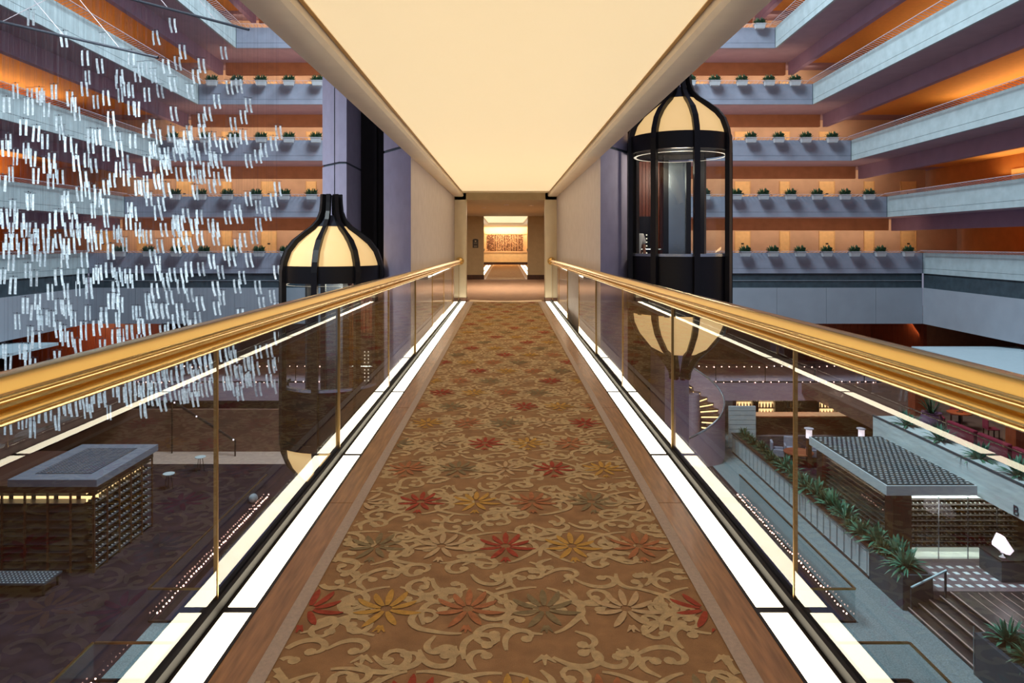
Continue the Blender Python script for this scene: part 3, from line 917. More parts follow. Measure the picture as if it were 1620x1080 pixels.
area('terrace_lamp', (-26, 42, -3.4), (-26, 44, -6), 3, 2, 90, (1, .72, .45))

# mezzanine balustrades (glass) with fairy lights
def fairy(name, label, path, step, group='strings of fairy lights'):
    Pts = [Vector(p) for p in path]
    t = thing('fairy_light_string', label, 'string lights', tuple(Pts[0]), group=group)
    MB().tube(Pts, 0.006, 5).build('cable', ['dark_metal'], t)
    pos = []
    for a, b in zip(Pts[:-1], Pts[1:]):
        L = (b - a).length
        for i in range(int(L / step)):
            pos.append(a + (b - a) * ((i + .5) * step / L) + Vector((0, 0, rnd.uniform(-.02, .05))))
    proto = None
    for p in pos[:98]:
        if proto is None:
            proto = MB().ball((0, 0, 0), 0.026, n=6).build('bulb', ['bulb'], t, local=True)
            o = proto
        else:
            o = proto.copy(); COL.objects.link(o); o.parent = t
        o.location = p - Pts[0]
        q = rnd.uniform(.7, 1.25); o.scale = (q, q, q)
    return t


for s in (-1, 1):
    nm = 'left' if s < 0 else 'right'
    t = thing('glass_balustrade', 'long glass balustrade with dark rail on the back mezzanine edge, %s half' % nm, 'balustrade', (s * 14, 40, GM))
    MB().box(s * 3.5, s * 24.3, 39.97, 39.99, GM + .08, -5.5).build('glass_panel', ['clear_glass'], t)
    MB().box(s * 3.5, s * 24.3, 39.94, 40.02, -5.5, -5.42).build('handrail', ['dark_wood'], t)
    MB().box(s * 3.5, s * 24.3, 39.95, 40.01, GM, GM + 0.08).build('base_channel', ['dark_metal'], t)
    for i in range(8):
        xx = s * (3.6 + i * 2.9)
        MB().box(xx - .015, xx + .015, 39.96, 40.0, GM, -5.5).build('post', ['dark_metal'], t)
    fairy('f', 'lower row of fairy lights along the foot of the %s mezzanine balustrade' % nm, [(s * 10.2, 39.86, GM + .05), (s * 24, 39.86, GM + .05)], 0.46)
    fairy('f', 'upper row of fairy lights under the rail of the %s mezzanine balustrade' % nm, [(s * 10.2, 39.90, -5.6 - .06), (s * 24, 39.90, -5.6 - .06)], 0.44)

# ground-floor glass guard around the stair voids, and its fairy lights
def guard(label, pts, flabel):
    t = thing('glass_guard', label, 'balustrade', (pts[0][0], pts[0][1], G))
    for a, b in zip(pts[:-1], pts[1:]):
        a, b = Vector((*a, 0)), Vector((*b, 0))
        d = (b - a); L = d.length; d.normalize()
        nrm = Vector((-d.y, d.x, 0))
        def bar(h0, h1, w, name, m):
            MB().prism([tuple((a + nrm * w)[:2]), tuple((b + nrm * w)[:2]), tuple((b - nrm * w)[:2]), tuple((a - nrm * w)[:2])], G + h0, G + h1).build(name, [m], t)
        bar(.04, .98, .008, 'glass_panel', 'clear_glass')
        bar(.98, 1.03, .03, 'handrail', 'brass_satin')
        bar(-.02, .05, .03, 'base_rail', 'dark_metal')
    if flabel:
        fairy('f', flabel, [(p[0] + (0.12 if p[0] < 0 else -0.12), p[1], G + .10) for p in pts[:2]], 0.19)
    return t


guard('glass guard with bronze rail beside the planter walkway, right of the bridge', [(10.62, 31), (10.62, 20.75), (6.0, 20.75)], 'fairy lights along the foot of the glass guard right of the bridge')
guard('glass guard with bronze rail turning its corner by the stepped entrance, lower right', [(10.62, 17.95), (10.62, 6), ], None)
guard('glass guard cross rail over the lower crossing, right of the bridge', [(6.0, 17.95), (10.6, 17.95)], None)
guard('glass guard with bronze rail along the dark carpet, left of the bridge', [(-10.85, 31), (-10.85, 20.75), (-6.0, 20.75)], 'fairy lights along the foot of the glass guard left of the bridge')
guard('glass guard with bronze rail nearest the lower left corner', [(-10.85, 17.95), (-10.85, 6)], 'fairy lights along the glass guard nearest the lower left corner')
guard('glass guard cross rail over the lower crossing, left of the bridge', [(-6.0, 17.95), (-10.8, 17.95)], None)

# ------------------------------------------------------------------ right: planter wall, steps, wine pavilion
t = thing('long_planter', 'long low planter box with pale panelled front beside the grey walkway', 'planter', (12.9, 28, G))
body = MB().box(12.45, 13.25, 23.4, 37.5, G, G + 1.05)
body.build('body', ['white_panel'], t)
pn = MB()
for i in range(26):
    y = 23.5 + i * 0.54
    for (a, b, c, d) in ((y, y + .5, .14, .152), (y, y + .5, .92, .932), (y, y + .012, .14, .932), (y + .488, y + .5, .14, .932)):
        pn.box(12.43, 12.45, a, b, G + c, G + d)
pn.build('panel_lines', ['line_grey'], t)
MB().box(12.40, 13.28, 23.38, 37.55, G + 1.05, G + 1.10).box(12.44, 12.46, 23.4, 37.5, G, G + .1).build('coping', ['dark_wood'], t)
MB().box(12.55, 13.2, 23.5, 37.4, G + 1.08, G + 1.115).build('soil', ['soil'], t)
t = thing('planter_block', 'dark charcoal planter block at the near end of the panelled planter wall', 'planter', (12.9, 22.4, G))
MB().box(12.45, 13.4, 21.4, 23.37, G, G + 1.10).build('body', ['charcoal'], t, bevel=.01)
MB().box(12.55, 13.3, 21.5, 23.3, G + 1.09, G + 1.125).build('soil', ['soil'], t)
t = thing('planter_block', 'dark charcoal planter block at the lower right corner, beside the steps', 'planter', (13.2, 16.5, G))
MB().box(12.5, 14.4, 14.2, 18.2, G, G + 1.15).build('body', ['charcoal'], t, bevel=.01)
MB().box(12.62, 14.28, 14.3, 18.1, G + 1.14, G + 1.175).build('soil', ['soil'], t)
MB().box(12.48, 12.50, 18.2, 18.22, G, G + 1.3).build('edge_strip', ['steel'], t)

protos = []
def plant_at(x, y, z, sc, label, group, v):
    while len(protos) < 4:
        i = len(protos)
        q = thing('leafy_plant', '', 'plant', (0, 0, 0))
        mb = MB(); leafy(mb, (0, 0, 0), (64, 56, 80, 46)[i], (0.62, 0.7, 0.5, 0.75)[i], 1.0, (0.055, 0.06, 0.04, 0.06)[i], lo=.15)
        st = MB().tube([(0, 0, -.02), (0, 0, .14)], 0.03, 6)
        mb.build('foliage', ['leaf' if i != 2 else 'leaf_dark'], q, local=True)
        st.build('stem', ['leaf_dark'], q, local=True)
        protos.append(q)
    o = copy_tree(protos[v % 4], (x, y, z), rnd.uniform(0, 6.28), label, scale=(sc, sc, sc))
    o['group'] = group
    return o


n_pl = 22
for i in range(n_pl):
    y = 23.8 + i * (13.3 / (n_pl - 1))
    plant_at(12.85 + rnd.uniform(-.12, .12), y, G + 1.115, rnd.uniform(.9, 1.25), 'leafy green plant in the panelled long planter, %s from its near end' % ORD[i], 'plants in the planter wall', 2 if i > 12 else i)
for i, (x, y, sc) in enumerate(((12.85, 21.9, 1.35), (13.0, 22.6, 1.15), (12.75, 23.1, 1.1))):
    plant_at(x, y, G + 1.125, sc, 'spiky green plant in the charcoal block by the wine wall, %s from the near end' % ORD[i], 'plants in the charcoal block', i)
for i, (x, y, sc) in enumerate(((13.0, 17.7, 1.2), (13.6, 17.3, 1.3), (12.95, 16.9, 1.2), (13.9, 16.6, 1.2), (13.3, 16.2, 1.3), (12.9, 15.6, 1.2))):
    plant_at(x, y, G + 1.175, sc, 'leafy green plant in the lower right planter block, %s from its far end' % ORD[i], 'plants in the corner block', i)

st = thing('entrance_steps', 'dark wooden steps with pale nosings rising to the wine wall', 'steps', (13.2, 20, G))
for i in range(5):
    MB().box(12.6 + i * .33, 15.0, 18.22, 21.38, G + i * .12, G + (i + 1) * .12).build('tread', ['step'], st)
    MB().box(12.59 + i * .33, 12.63 + i * .33, 18.22, 21.38, G + (i + 1) * .12 - .02, G + (i + 1) * .12 + .004).build('nosing', ['nosing'], st)
struct(MB().box(15.0, 30, 14, 21.4, G, GW), 'floor_deck', ['step'])
dl = MB()
for i in range(10): dl.box(14.4 + i * .34, 14.42 + i * .34, 18.3, 21.3, GW, GW + .004)
struct(dl, 'trim_deck', ['nosing'])
struct(MB().box(13.41, 30, 21.4, 40, G, GW), 'floor_wine', ['wine_floor'])
fd = MB()
for i in range(14):
    for j in range(4):
        x, y = 13.7 + i * .34 + j * .06, 21.65 + j * .42
        fd.quad([(x, y, GW + .003), (x + .16, y, GW + .003), (x + .13, y + .18, GW + .003), (x - .03, y + .18, GW + .003)])
struct(fd, 'trim_wine_floor', ['roof_dash'])
t = thing('stair_handrail', 'slanted steel handrail on two dark posts at the entrance steps', 'handrail', (12.6, 21.3, G))
h0, h1 = Vector((12.64, 21.28, G + .78)), Vector((13.75, 21.28, G + 1.32))
MB().sweep([h0, h1], [(-.03, -.02), (.03, -.02), (.03, .02), (-.03, .02)]).build('rail', ['pale_steel'], t)
MB().box(12.62, 12.67, 21.25, 21.3, G, G + .78).build('post', ['charcoal'], t)
MB().box(13.68, 13.73, 21.25, 21.3, G + .48, G + 1.28).build('post', ['charcoal'], t)

# wine pavilion: roof, brown pillar, racks behind glass
t = thing('wine_pavilion', 'glass wine pavilion with patterned teal roof below the bridge on the right', 'wine cabinet', (15, 26, GW))
ZR = -6.71
MB().box(13.0, 16.1, 23.3, 29.25, ZR - .34, ZR - 0.01).build('roof_slab', ['roof_edge'], t)
rt = MB().box(13.06, 16.04, 23.36, 29.19, ZR - .01, ZR + .015, 0)
for i in range(15):
    for j in range(27):
        x, y = 13.14 + i * .193 + (.096 if j % 2 else 0), 23.45 + j * .212
        rt.box(x, x + .09, y, y + .048, ZR + .015, ZR + .03, 1)
rt.build('roof_lattice', ['roof_dark', 'roof_dash'], t)
MB().box(13.3, 13.95, 23.45, 23.95, GW, ZR - .34).build('pillar', ['dark_wood'], t)
MB().box(13.3, 13.9, 28.7, 29.2, GW, ZR - .34).build('pillar', ['dark_wood'], t)
MB().box(13.95, 18.0, 24.5, 24.6, GW, -7.22).box(13.8, 13.9, 23.95, 28.7, GW, ZR - .34).build('back_panel', ['dark_wood'], t)
MB().box(13.95, 18.0, 23.62, 24.5, GW, GW + .06).build('base_light', ['shelf_white'], t)
shz = [GW + .22 + i * .185 for i in range(12)]
sv = MB()
for z in shz:
    sv.box(13.95, 18.0, 24.0, 24.5, z, z + .018)
    sv.box(13.45, 13.8, 23.95, 28.7, z, z + .018)
sv.build('shelves', ['rack'], t)
MB().box(13.95, 18.0, 24.05, 24.5, -7.42, -7.22).build('top_light', ['roof_edge'], t)
for i in range(5):
    x = 13.95 + i * 1.0125
    MB().box(x - .012, x + .012, 23.58, 23.62, GW, -7.21).build('mullion', ['steel'], t)
for i in range(4):
    x = 13.95 + i * 1.0125
    MB().box(x + .012, x + 1.0, 23.595, 23.605, GW + .02, -7.22).build('glass_panel', ['clear_glass'], t)
MB().box(13.32, 13.33, 23.95, 28.7, GW + .02, ZR - .35).build('glass_panel', ['clear_glass'], t)
strip('wine_lamp', (15.9, 23.75, -7.26), (1, 0, 0), (0, .35, -1), 3.9, .08, 42, (.95, 1, .9))
strip('wine_lamp', (13.38, 26.3, ZR - .40), (0, 1, 0), (.35, 0, -1), 4.4, .05, 26, (1, .85, .65))

bot = None
def bottle(x, y, z, rz, label, group):
    """a bottle lying on its shelf, neck towards the viewer"""
    global bot
    if bot is None:
        q = thing('wine_bottle', label, 'bottle', (x, y, z), rz, group)
        mb = MB()
        prof = [(.002, 0), (.038, .0), (.038, .20), (.016, .25), (.016, .30)]
        mb.lathe(prof, (0, 0, 0), 8)
        mb.v = [(a, -c + .3 - .30, b + .038) for a, b, c in mb.v]
        mb.build('glass_body', ['bottle'], q, local=True, smooth=True)
        c = MB().lathe([(.018, .255), (.018, .305), (.002, .306)], (0, 0, 0), 8)
        c.v = [(a, -d, b + .038) for a, b, d in c.v]
        c.build('cap', ['bottle_cap'], q, local=True)
        bot = q
        return q
    o = copy_tree(bot, (x, y, z), rz, label)
    o['group'] = group
    return o


for z in shz[:-1]:
    for b in range(4):
        if rnd.random() < .12: continue
        for i in range(6):
            bottle(13.95 + b * 1.0125 + .10 + i * .16, 24.36, z + .018, 0, 'dark wine bottle lying neck outward on the racks of the wine pavilion front', 'bottles on the front racks')
st_ = MB()
for z in shz[:-1]:
    for i in range(36):
        y = 24.05 + i * .128
        if rnd.random() < .1: continue
        st_.lathe([(.002, 0), (.036, 0), (.036, .18), (.015, .22), (.015, .27)], (0, 0, 0), 6)
        k = 30
        st_.v[-k:] = [(13.76 - c, y + a, z + .056 + b) for a, b, c in st_.v[-k:]]
o = st_.build('wine_bottles', ['bottle_cap'])
tag(o, 'rows of dark wine bottles along the planter side of the wine pavilion', 'bottles', kind='stuff')

# faceted table lamp on its charcoal plinth
t = thing('plinth', 'dark charcoal plinth standing before the wine wall at the right edge', 'plinth', (17.2, 22.5, GW))
MB().box(15.95, 18.2, 21.95, 23.0, GW, GW + .68).build('block', ['charcoal'], t, bevel=.008)
MB().box(15.93, 18.22, 21.93, 23.02, GW + .66, GW + .70).build('top', ['black'], t)
def facet_lamp(x, y, z, label):
    t = thing('faceted_lamp', label, 'lamp', (x, y, z))
    MB().lathe([(.002, 0), (.10, 0), (.11, .02), (.05, .06), (.03, .12), (.06, .15), (.002, .16)], (0, 0, 0), 10).build('base', ['steel'], t, local=True, smooth=True)
    sh = MB()
    rings = [[(.10, .18), (.16, .14), (.17, .02), (.08, -.10), (-.08, -.11), (-.16, .0), (-.12, .12)]]
    def ring(r, z, tx, ty, n=7, ph=0): return [Vector((r * cos(2 * pi * i / n + ph) + tx, r * sin(2 * pi * i / n + ph) + ty, z + 0.06 * cos(2 * pi * i / n + ph - 2.6))) for i in range(n)]
    A, B, C_ = ring(.17, .18, .05, 0), ring(.31, .34, 0, 0, ph=.3), ring(.14, .70, -.05, 0, ph=.15)
    for a, b in ((A, B), (B, C_)):
        for i in range(7):
            j = (i + 1) % 7
            sh.quad([a[i], a[j], b[j]]); sh.quad([a[i], b[j], b[i]])
    sh.quad(A[::-1])
    sh.build('shade', ['lamp_white'], t, local=True)
    return t
facet_lamp(16.15, 22.2, GW + .70, 'white faceted table lamp on the charcoal plinth at the right edge')
pd = bpy.data.lights.new('faceted_lamp_light', 'POINT'); pd.energy = 10; pd.color = (1, .92, .95); pd.shadow_soft_size = .3
po = bpy.data.objects.new('faceted_lamp_light', pd); po.location = (16.0, 21.6, GW + 1.1); COL.objects.link(po)

# marble terrace parapet with plants and the lettering
t = thing('marble_planter', 'long veined marble planter parapet along the terrace on the right', 'planter', (16.8, 20, GM))
MB().box(16.3, 17.3, 5, 30.3, -7.18, -6.10).build('body', ['marble'], t)
MB().box(16.28, 16.36, 5, 30.32, -6.10, -6.05).build('coping', ['charcoal'], t)
MB().box(16.4, 17.2, 5.1, 30.2, -6.10, -6.085).build('bed', ['marble'], t)
fc = bpy.data.curves.new('wall_letter', 'FONT'); fc.body = 'B'; fc.size = .46; fc.extrude = .012
ft = bpy.data.objects.new('letter_text', fc)
COL.objects.link(ft)
me_ = bpy.data.meshes.new_from_object(ft.evaluated_get(bpy.context.evaluated_depsgraph_get()))
bpy.data.objects.remove(ft)
lo_ = bpy.data.objects.new('letter', me_); COL.objects.link(lo_)
me_.materials.clear(); me_.materials.append(M['charcoal'])
lo_.parent = t
lo_.location = (16.285 - 16.8, 21.92 - 20, -7.13 - GM)
lo_.rotation_euler = (R(90), 0, R(-90))
for i, y in enumerate((28.6, 26.4, 24.2, 22.4, 21.0)):
    MBs = MB().lathe([(.002, .0), (.30, 0), (.28, .03)], (16.8, y, -6.085), 12)
    plant_at(16.8, y, -6.08, 1.15, 'dark spiky plant in the marble terrace planter, %s from its far end' % ORD[i], 'plants in the marble planter', 1)
struct(MB().box(17.3, 36, -2, 39.9, -7.2, GM), 'floor_terrace_right', ['brown_wall'])
struct(MB().box(-36, -20.5, -2, 39.9, -7.2, GM), 'floor_terrace_left', ['brown_wall'])
t = thing('glass_guard', 'low glass guard behind the marble planter on the right terrace', 'balustrade', (17.5, 22, GM))
MB().box(17.38, 17.40, 10, 30.2, GM, GM + 1.05).build('glass_panel', ['clear_glass'], t)
MB().box(17.36, 17.42, 10, 30.2, GM + 1.05, GM + 1.09).build('handrail', ['dark_wood'], t)
# terrace furniture
for i, (x, y) in enumerate(((19.6, 32.5), (20.1, 26.8))):
    struct(MB().box(x - .28, x + .28, y - .28, y + .28, GM, -4.75), 'column_wood', ['red_wood'])
def drum_lamp(x, y, z, label, h=.75, sr=.30):
    t = thing('drum_lamp', label, 'lamp', (x, y, z))
    MB().lathe([(.002, 0), (.12, 0), (.12, .02), (.03, .05), (.03, h - .2)], (0, 0, 0), 12).build('stand', ['dark_wood'], t, local=True)
    MB().lathe([(sr, h - .28), (sr * .85, h)], (0, 0, 0), 20).lathe([(.001, h - .01), (sr * .85, h - .01)], (0, 0, 0), 20).build('shade', ['lamp_warm'], t, local=True)
def tbl(x, y, z, label, r=.5, h=.74, name='round_table', m='red_wood'):
    t = thing(name, label, 'table', (x, y, z))
    MB().lathe([(.002, h - .04), (r, h - .04), (r, h), (.002, h)], (0, 0, 0), 20).build('tabletop', [m], t, local=True)
    MB().lathe([(.002, 0), (.25, 0), (.25, .03), (.05, .06), (.05, h - .04)], (0, 0, 0), 12).build('pedestal', ['dark_metal'], t, local=True)
tbl(19.95, 30, GM, 'dark round table under the farther drum lamp on the right terrace')
drum_lamp(19.95, 30, GM + .74, 'cream drum lamp on the farther terrace table, half hidden under the brass rail')
tbl(20.9, 28.0, GM, 'dark round table under the nearer drum lamp on the right terrace')
drum_lamp(20.95, 28.0, GM + .74, 'cream drum lamp on the nearer terrace table at the right edge')
t = thing('urn', 'large mauve urn with a palm on the right terrace', 'urn', (18.4, 29.5, GM))
MB().lathe([(.002, 0), (.24, 0), (.42, .3), (.46, .55), (.36, .8), (.40, .86), (.34, .86), (.3, .78)], (0, 0, 0), 20).build('pot', ['urn'], t, local=True, smooth=True)
mb = MB(); leafy(mb, (0, 0, .78), 26, 1.2, .8, .05, lo=.6); mb.build('foliage', ['leaf_dark'], t, local=True)
for i, (x, y) in enumerate(((18.6, 27.3), (18.6, 25.5), (18.6, 23.7))):
    t = thing('banquette', 'crimson upholstered banquette behind the marble planter, %s from the far end' % ORD[i], 'seat', (x, y, GM), group='terrace banquettes')
    MB().box(-.35, .35, -.8, .8, .1, .45).build('seat', ['red_fabric'], t, local=True, bevel=.04)
    MB().box(-.45, -.25, -.8, .8, .1, .88).build('backrest', ['red_fabric'], t, local=True, bevel=.04)
    MB().box(-.4, .33, -.75, .75, 0, .1).build('plinth', ['dark_wood'], t, local=True)
def chair(x, y, z, rz, label, m='dark_wood', fab='red_fabric', group=None):
    t = thing('dining_chair', label, 'chair', (x, y, z), rz, group)
    MB().box(-.23, .23, -.23, .23, .42, .48).build('seat', [fab], t, local=True, bevel=.02)
    MB().box(-.23, .23, .19, .24, .48, .92).build('backrest', [fab], t, local=True, bevel=.02)
    for a in (-.2, .2):
        for b in (-.2, .2): MB().box(a - .02, a + .02, b - .02, b + .02, 0, .42).build('leg', [m], t, local=True)
chair(19.2, 30.3, GM, 1.2, 'red-seated wooden chair left of the farther drum lamp table', group='terrace chairs')
chair(20.2, 28.4, GM, 1.4, 'red-seated wooden chair left of the nearer drum lamp table', group='terrace chairs')
chair(20.4, 30.9, GM, -.5, 'red-seated wooden chair behind the farther drum lamp table', group='terrace chairs')

# big square parasols of the terraces
def parasol(x0, x1, y0, y1, z, label, ap=.45):
    cx, cy = (x0 + x1) / 2, (y0 + y1) / 2
    t = thing('square_parasol', label, 'parasol', (cx, cy, GM))
    c = MB()
    cr = [(x0, y0), (x1, y0), (x1, y1), (x0, y1)]
    A = (cx, cy, z + ap)
    for i in range(4):
        a, b = cr[i], cr[(i + 1) % 4]
        c.quad([(*a, z), (*b, z), A]); c.quad([(*a, z - .02), (*b, z - .02), (cx, cy, z + ap - .03)][::-1])
        c.quad([(*a, z), (*b, z), (*b, z - .14), (*a, z - .14)])
    c.build('canopy', ['canvas'], t)
    MB().tube([(cx, cy, GM), (cx, cy, z + ap)], .05, 8).build('pole', ['steel'], t)
    for a in cr: MB().tube([(cx, cy, z + ap - .06), (a[0], a[1], z - .05)], .02, 6).build('rib', ['dark_metal'], t)
    MB().box(cx - .5, cx + .5, cy - .5, cy + .5, GM, GM + .12).build('base', ['charcoal'], t)
parasol(20.5, 26.0, 27.0, 34.5, -3.65, 'broad white square parasol over the right terrace behind the handrail', .35)
parasol(-28.4, -22.6, 28.0, 34.5, -3.45, 'broad white square parasol over the left terrace', .25)

# ------------------------------------------------------------------ bar under the mezzanine
t = thing('bar_counter', 'long red wooden bar counter under the mezzanine', 'bar', (17, 39.2, GW))
MB().box(14.3, 22.0, 38.9, 39.6, GW, -8.32).build('front', ['dark_wood'], t)
MB().box(14.1, 22.1, 38.7, 39.7, -8.32, -8.24).build('worktop', ['red_wood'], t, bevel=.01)
struct(MB().box(14.0, 24.2, 41.9, 42.1, GW, -7.63), 'wall_bar_back', ['dark_wood'])
for i, x in enumerate((14.55, 15.9, 17.6, 19.6, 21.0)):
    lit = i in (0, 1, 3, 4)
    t = thing('bar_shelf', 'back-bar shelf unit of bottles, %s from the louvred wall' % ORD[i], 'shelf', (x, 41.8, -8.9), group='back-bar shelves')
    MB().box(x - .5, x + .5, 41.86, 41.9, -8.95, -7.7).build('light_panel', ['shelf_light' if lit else 'dark_wood'], t)
    q = MB()
    for z in (-8.95, -8.5, -8.08): q.box(x - .52, x + .52, 41.55, 41.88, z, z + .03)
    for e in (-.53, .5): q.box(x + e, x + e + .03, 41.55, 41.9, -8.95, -7.66)
    q.build('frame', ['dark_wood'], t)
    for z in (-8.92, -8.47):
        for j in range(5):
            b = MB().lathe([(.002, 0), (.045, 0), (.045, .2), (.016, .27), (.016, .33)], (x - .38 + j * .19, 41.68, z), 8).build('liquor_bottle', ['amber' if (j + i) % 2 else 'bottle'], smooth=True)
            tag(b, 'liquor bottle standing on the lit back-bar shelves', 'bottle', 'bottles behind the bar')
sl = MB()
for i in range(9): sl.box(12.55, 14.05, 38.35, 38.5, G + .05 + i * .258, G + .05 + i * .258 + .235)
sl.box(12.6, 14.0, 38.45, 38.6, G, -7.63)
struct(sl, 'wall_louvre_white', ['white_panel'])
sl = MB()
for i in range(16):
    z = G + .05 + i * .145
    sl.box(11.9, 12.1, 38.5, 40.5, z, z + .12)
sl.box(12.1, 12.2, 38.5, 40.5, G, -7.63)
struct(sl, 'wall_louvre_wood', ['pale_floor'])
struct(MB().box(24.2, 36, 39.9, 40.2, G, -7.63), 'wall_lobby_back_right', ['brown_wall'])
struct(MB().box(-3.4, 12.1, 41.5, 41.8, G, -7.63), 'wall_lobby_back_middle', ['mauve'])
area('bar_lamp', (17.5, 40.4, -7.7), (17.5, 39, -10), 6, .5, 60, (1, .7, .4))
area('bar_front_lamp', (17.5, 36.5, -7.2), (17.5, 39.3, -9), 5, .5, 22, (1, .7, .45))
for i, (x, y, w) in enumerate(((14.75, 33.2, 'left'), (17.3, 33.2, 'right'))):
    t = thing('lantern', 'glowing cylinder lantern on a dark post before the bar, %s of the pair' % w, 'lantern', (x, y, GW), group='bar lanterns')
    MB().box(-.1, .1, -.1, .1, 0, 1.45).build('post', ['dark_wood'], t, local=True)
    MB().lathe([(.002, 1.45), (.14, 1.45), (.14, 1.86), (.002, 1.86)], (0, 0, 0), 14).build('shade', ['lamp_white'], t, local=True)
    MB().lathe([(.002, 1.86), (.22, 1.88), (.22, 1.92), (.002, 1.93)], (0, 0, 0), 16).build('cap', ['white_paint'], t, local=True)
tbl(14.5, 33.8, GW, 'oval red wooden lounge table before the bar counter', .7, .6)
for i, (x, y, rz, w) in enumerate(((13.7, 34.4, 1.3, 'left of'), (14.6, 35.0, -.3, 'behind'), (15.5, 34.3, -1.5, 'right of'))):
    t = thing('lounge_chair', 'pale grey lounge chair %s the red lounge table' % w, 'chair', (x, y, GW), rz, 'lounge chairs')
    MB().box(-.3, .3, -.3, .3, .22, .44).build('seat', ['grey_fabric'], t, local=True, bevel=.04)
    MB().box(-.3, .3, .22, .34, .4, .95).build('backrest', ['grey_fabric'], t, local=True, bevel=.04)
    for e in (-.3, .22): MB().box(e, e + .08, -.3, .3, .4, .6).build('armrest', ['grey_fabric'], t, local=True, bevel=.02)
    for a in (-.24, .24):
        for b in (-.24, .24): MB().box(a - .02, a + .02, b - .02, b + .02, 0, .22).build('leg', ['dark_wood'], t, local=True)
struct(MB().box(13.6, 24, 31, 38.6, GW, GW + .006), 'floor_lounge', ['dark_carpet'])

# helical stair with lit treads
HX, HY, HR = 10.15, 36.8, 1.52
t = thing('helical_stair', 'curved mauve stair with glowing treads behind the right lift', 'stairs', (HX, HY, G))
sv = MB(); rl = []
NS = 40
def hz(a): return -5.25 - 2.95 * (1 - (a + pi / 2) / pi) if a < pi / 2 else -5.25 + (a - pi / 2) * .7
for i in range(NS):
    a0, a1 = -pi / 2 - .6 + (pi + 1.1) * i / NS, -pi / 2 - .6 + (pi + 1.1) * (i + 1) / NS
    p = []
    for a in (a0, a1):
        zt = hz(a); zb = max(G, zt - 2.5)
        p.append([(HX + r * cos(a), HY + r * sin(a), z) for r in (HR, HR + .08) for z in (zb, zt)])
    A, B = p
    sv.quad([A[0], A[1], B[1], B[0]]); sv.quad([A[2], B[2], B[3], A[3]]); sv.quad([A[1], A[3], B[3], B[1]]); sv.quad([A[0], B[0], B[2], A[2]])
    rl.append(((A[1][0] + A[3][0]) / 2, (A[1][1] + A[3][1]) / 2, A[1][2] + .05))
sv.build('stringer_wall', ['mauve'], t, smooth=True)
MB().tube(rl, .05, 8).build('handrail', ['steel'], t, smooth=True)
for i in range(14):
    a = -pi / 2 - .3 + (pi + .6) * i / 14; a2 = a + .25
    z = hz(a) - 1.05
    tr = MB()
    tr.prism([(HX + r * cos(q), HY + r * sin(q)) for r, q in ((.35, a), (HR - .02, a), (HR - .02, a2), (.35, a2))], z, z + .06)
    o = tr.build('tread', ['dark_wood'], t)
    ls = MB().prism([(HX + r * cos(q), HY + r * sin(q)) for r, q in ((.4, a + .01), (HR - .06, a + .01), (HR - .06, a + .05), (.4, a + .05))], z - .07, z - .002)
    o['_at'] = t['_at']
    ls.build('lamp_strip', ['lamp_warm'], o)
MB().lathe([(.3, 0), (.3, 3.4)], (HX, HY, G), 16).build('newel', ['mauve'], t)

# ------------------------------------------------------------------ left: dark wine pavilion and lobby pieces
t = thing('wine_pavilion', 'dark slatted wine pavilion with grey latticed roof in the left lobby', 'wine cabinet', (-16, 26, G))
ZL = -6.9
MB().box(-19.4, -14.35, 23.8, 27.8, ZL - .25, ZL).build('roof_frame', ['dark_wood'], t)
q = MB().box(-17.3, -14.2, 23.7, 27.9, ZL, ZL + .25, 0)
q.build('roof_slab', ['slab_grey'], t)
q = MB().box(-16.75, -14.75, 24.3, 27.35, ZL + .25, ZL + .262, 0)
for i in range(16):
    for j in range(24):
        q.box(-16.7 + i * .122, -16.7 + i * .122 + .07, 24.36 + j * .125 + (.03 if i % 2 else 0), 24.36 + j * .125 + .08, ZL + .262, ZL + .275, 1)
q.build('roof_lattice', ['charcoal', 'slab_grey'], t)
MB().box(-19.3, -14.75, 24.3, 27.7, G, ZL - .25).build('core', ['shaft'], t)
sv = MB()
for i in range(10):
    z = G + .12 + i * .285
    sv.box(-14.75, -14.37, 23.85, 27.75, z, z + .02)
    sv.box(-19.3, -14.4, 23.85, 24.3, z, z + .02)
sv.build('shelves', ['charcoal'], t)
for i in range(6):
    y = 23.85 + i * .78
    MB().box(-14.40, -14.35, y - .03, y + .03, G, ZL - .25).build('upright', ['dark_wood'], t)
for i in range(7):
    x = -19.2 + i * .8
    MB().box(x - .03, x + .03, 23.82, 23.88, G, ZL - .25).build('upright', ['dark_wood'], t)
for i in range(5):
    y = 23.95 + i * .78
    MB().box(-14.72, -14.70, y, y + .62, ZL - .62, ZL - .27).build('transom_light', ['shelf_light'], t)
for i in range(6):
    x = -19.1 + i * .8
    MB().box(x, x + .62, 24.27, 24.29, ZL - .62, ZL - .27).build('transom_light', ['shelf_light'], t)
for i in range(9):
    z = G + .14 + i * .285
    for b in range(5):
        for j in range(3):
            bottle(-14.70, 24.05 + b * .78 + j * .19, z, R(90), 'wine bottle lying on the shelves of the dark left pavilion', 'bottles of the left pavilion')
t = thing('low_bench', 'low dark bench with a dotted metal top before the left wine pavilion', 'bench', (-16.4, 22.7, G))
q = MB().box(-17.4, -15.0, 22.2, 23.1, .38 + G, .44 + G, 0)
for i in range(18):
    for j in range(6): q.box(-17.32 + i * .13, -17.32 + i * .13 + .05, 22.27 + j * .14, 22.27 + j * .14 + .03, G + .44, G + .445, 1)
q.build('top', ['charcoal', 'roof_dash'], t)
for x in (-17.3, -15.1):
    for y in (22.3, 23.0): MB().box(x - .03, x + .03, y - .03, y + .03, G, G + .38).build('leg', ['black'], t)
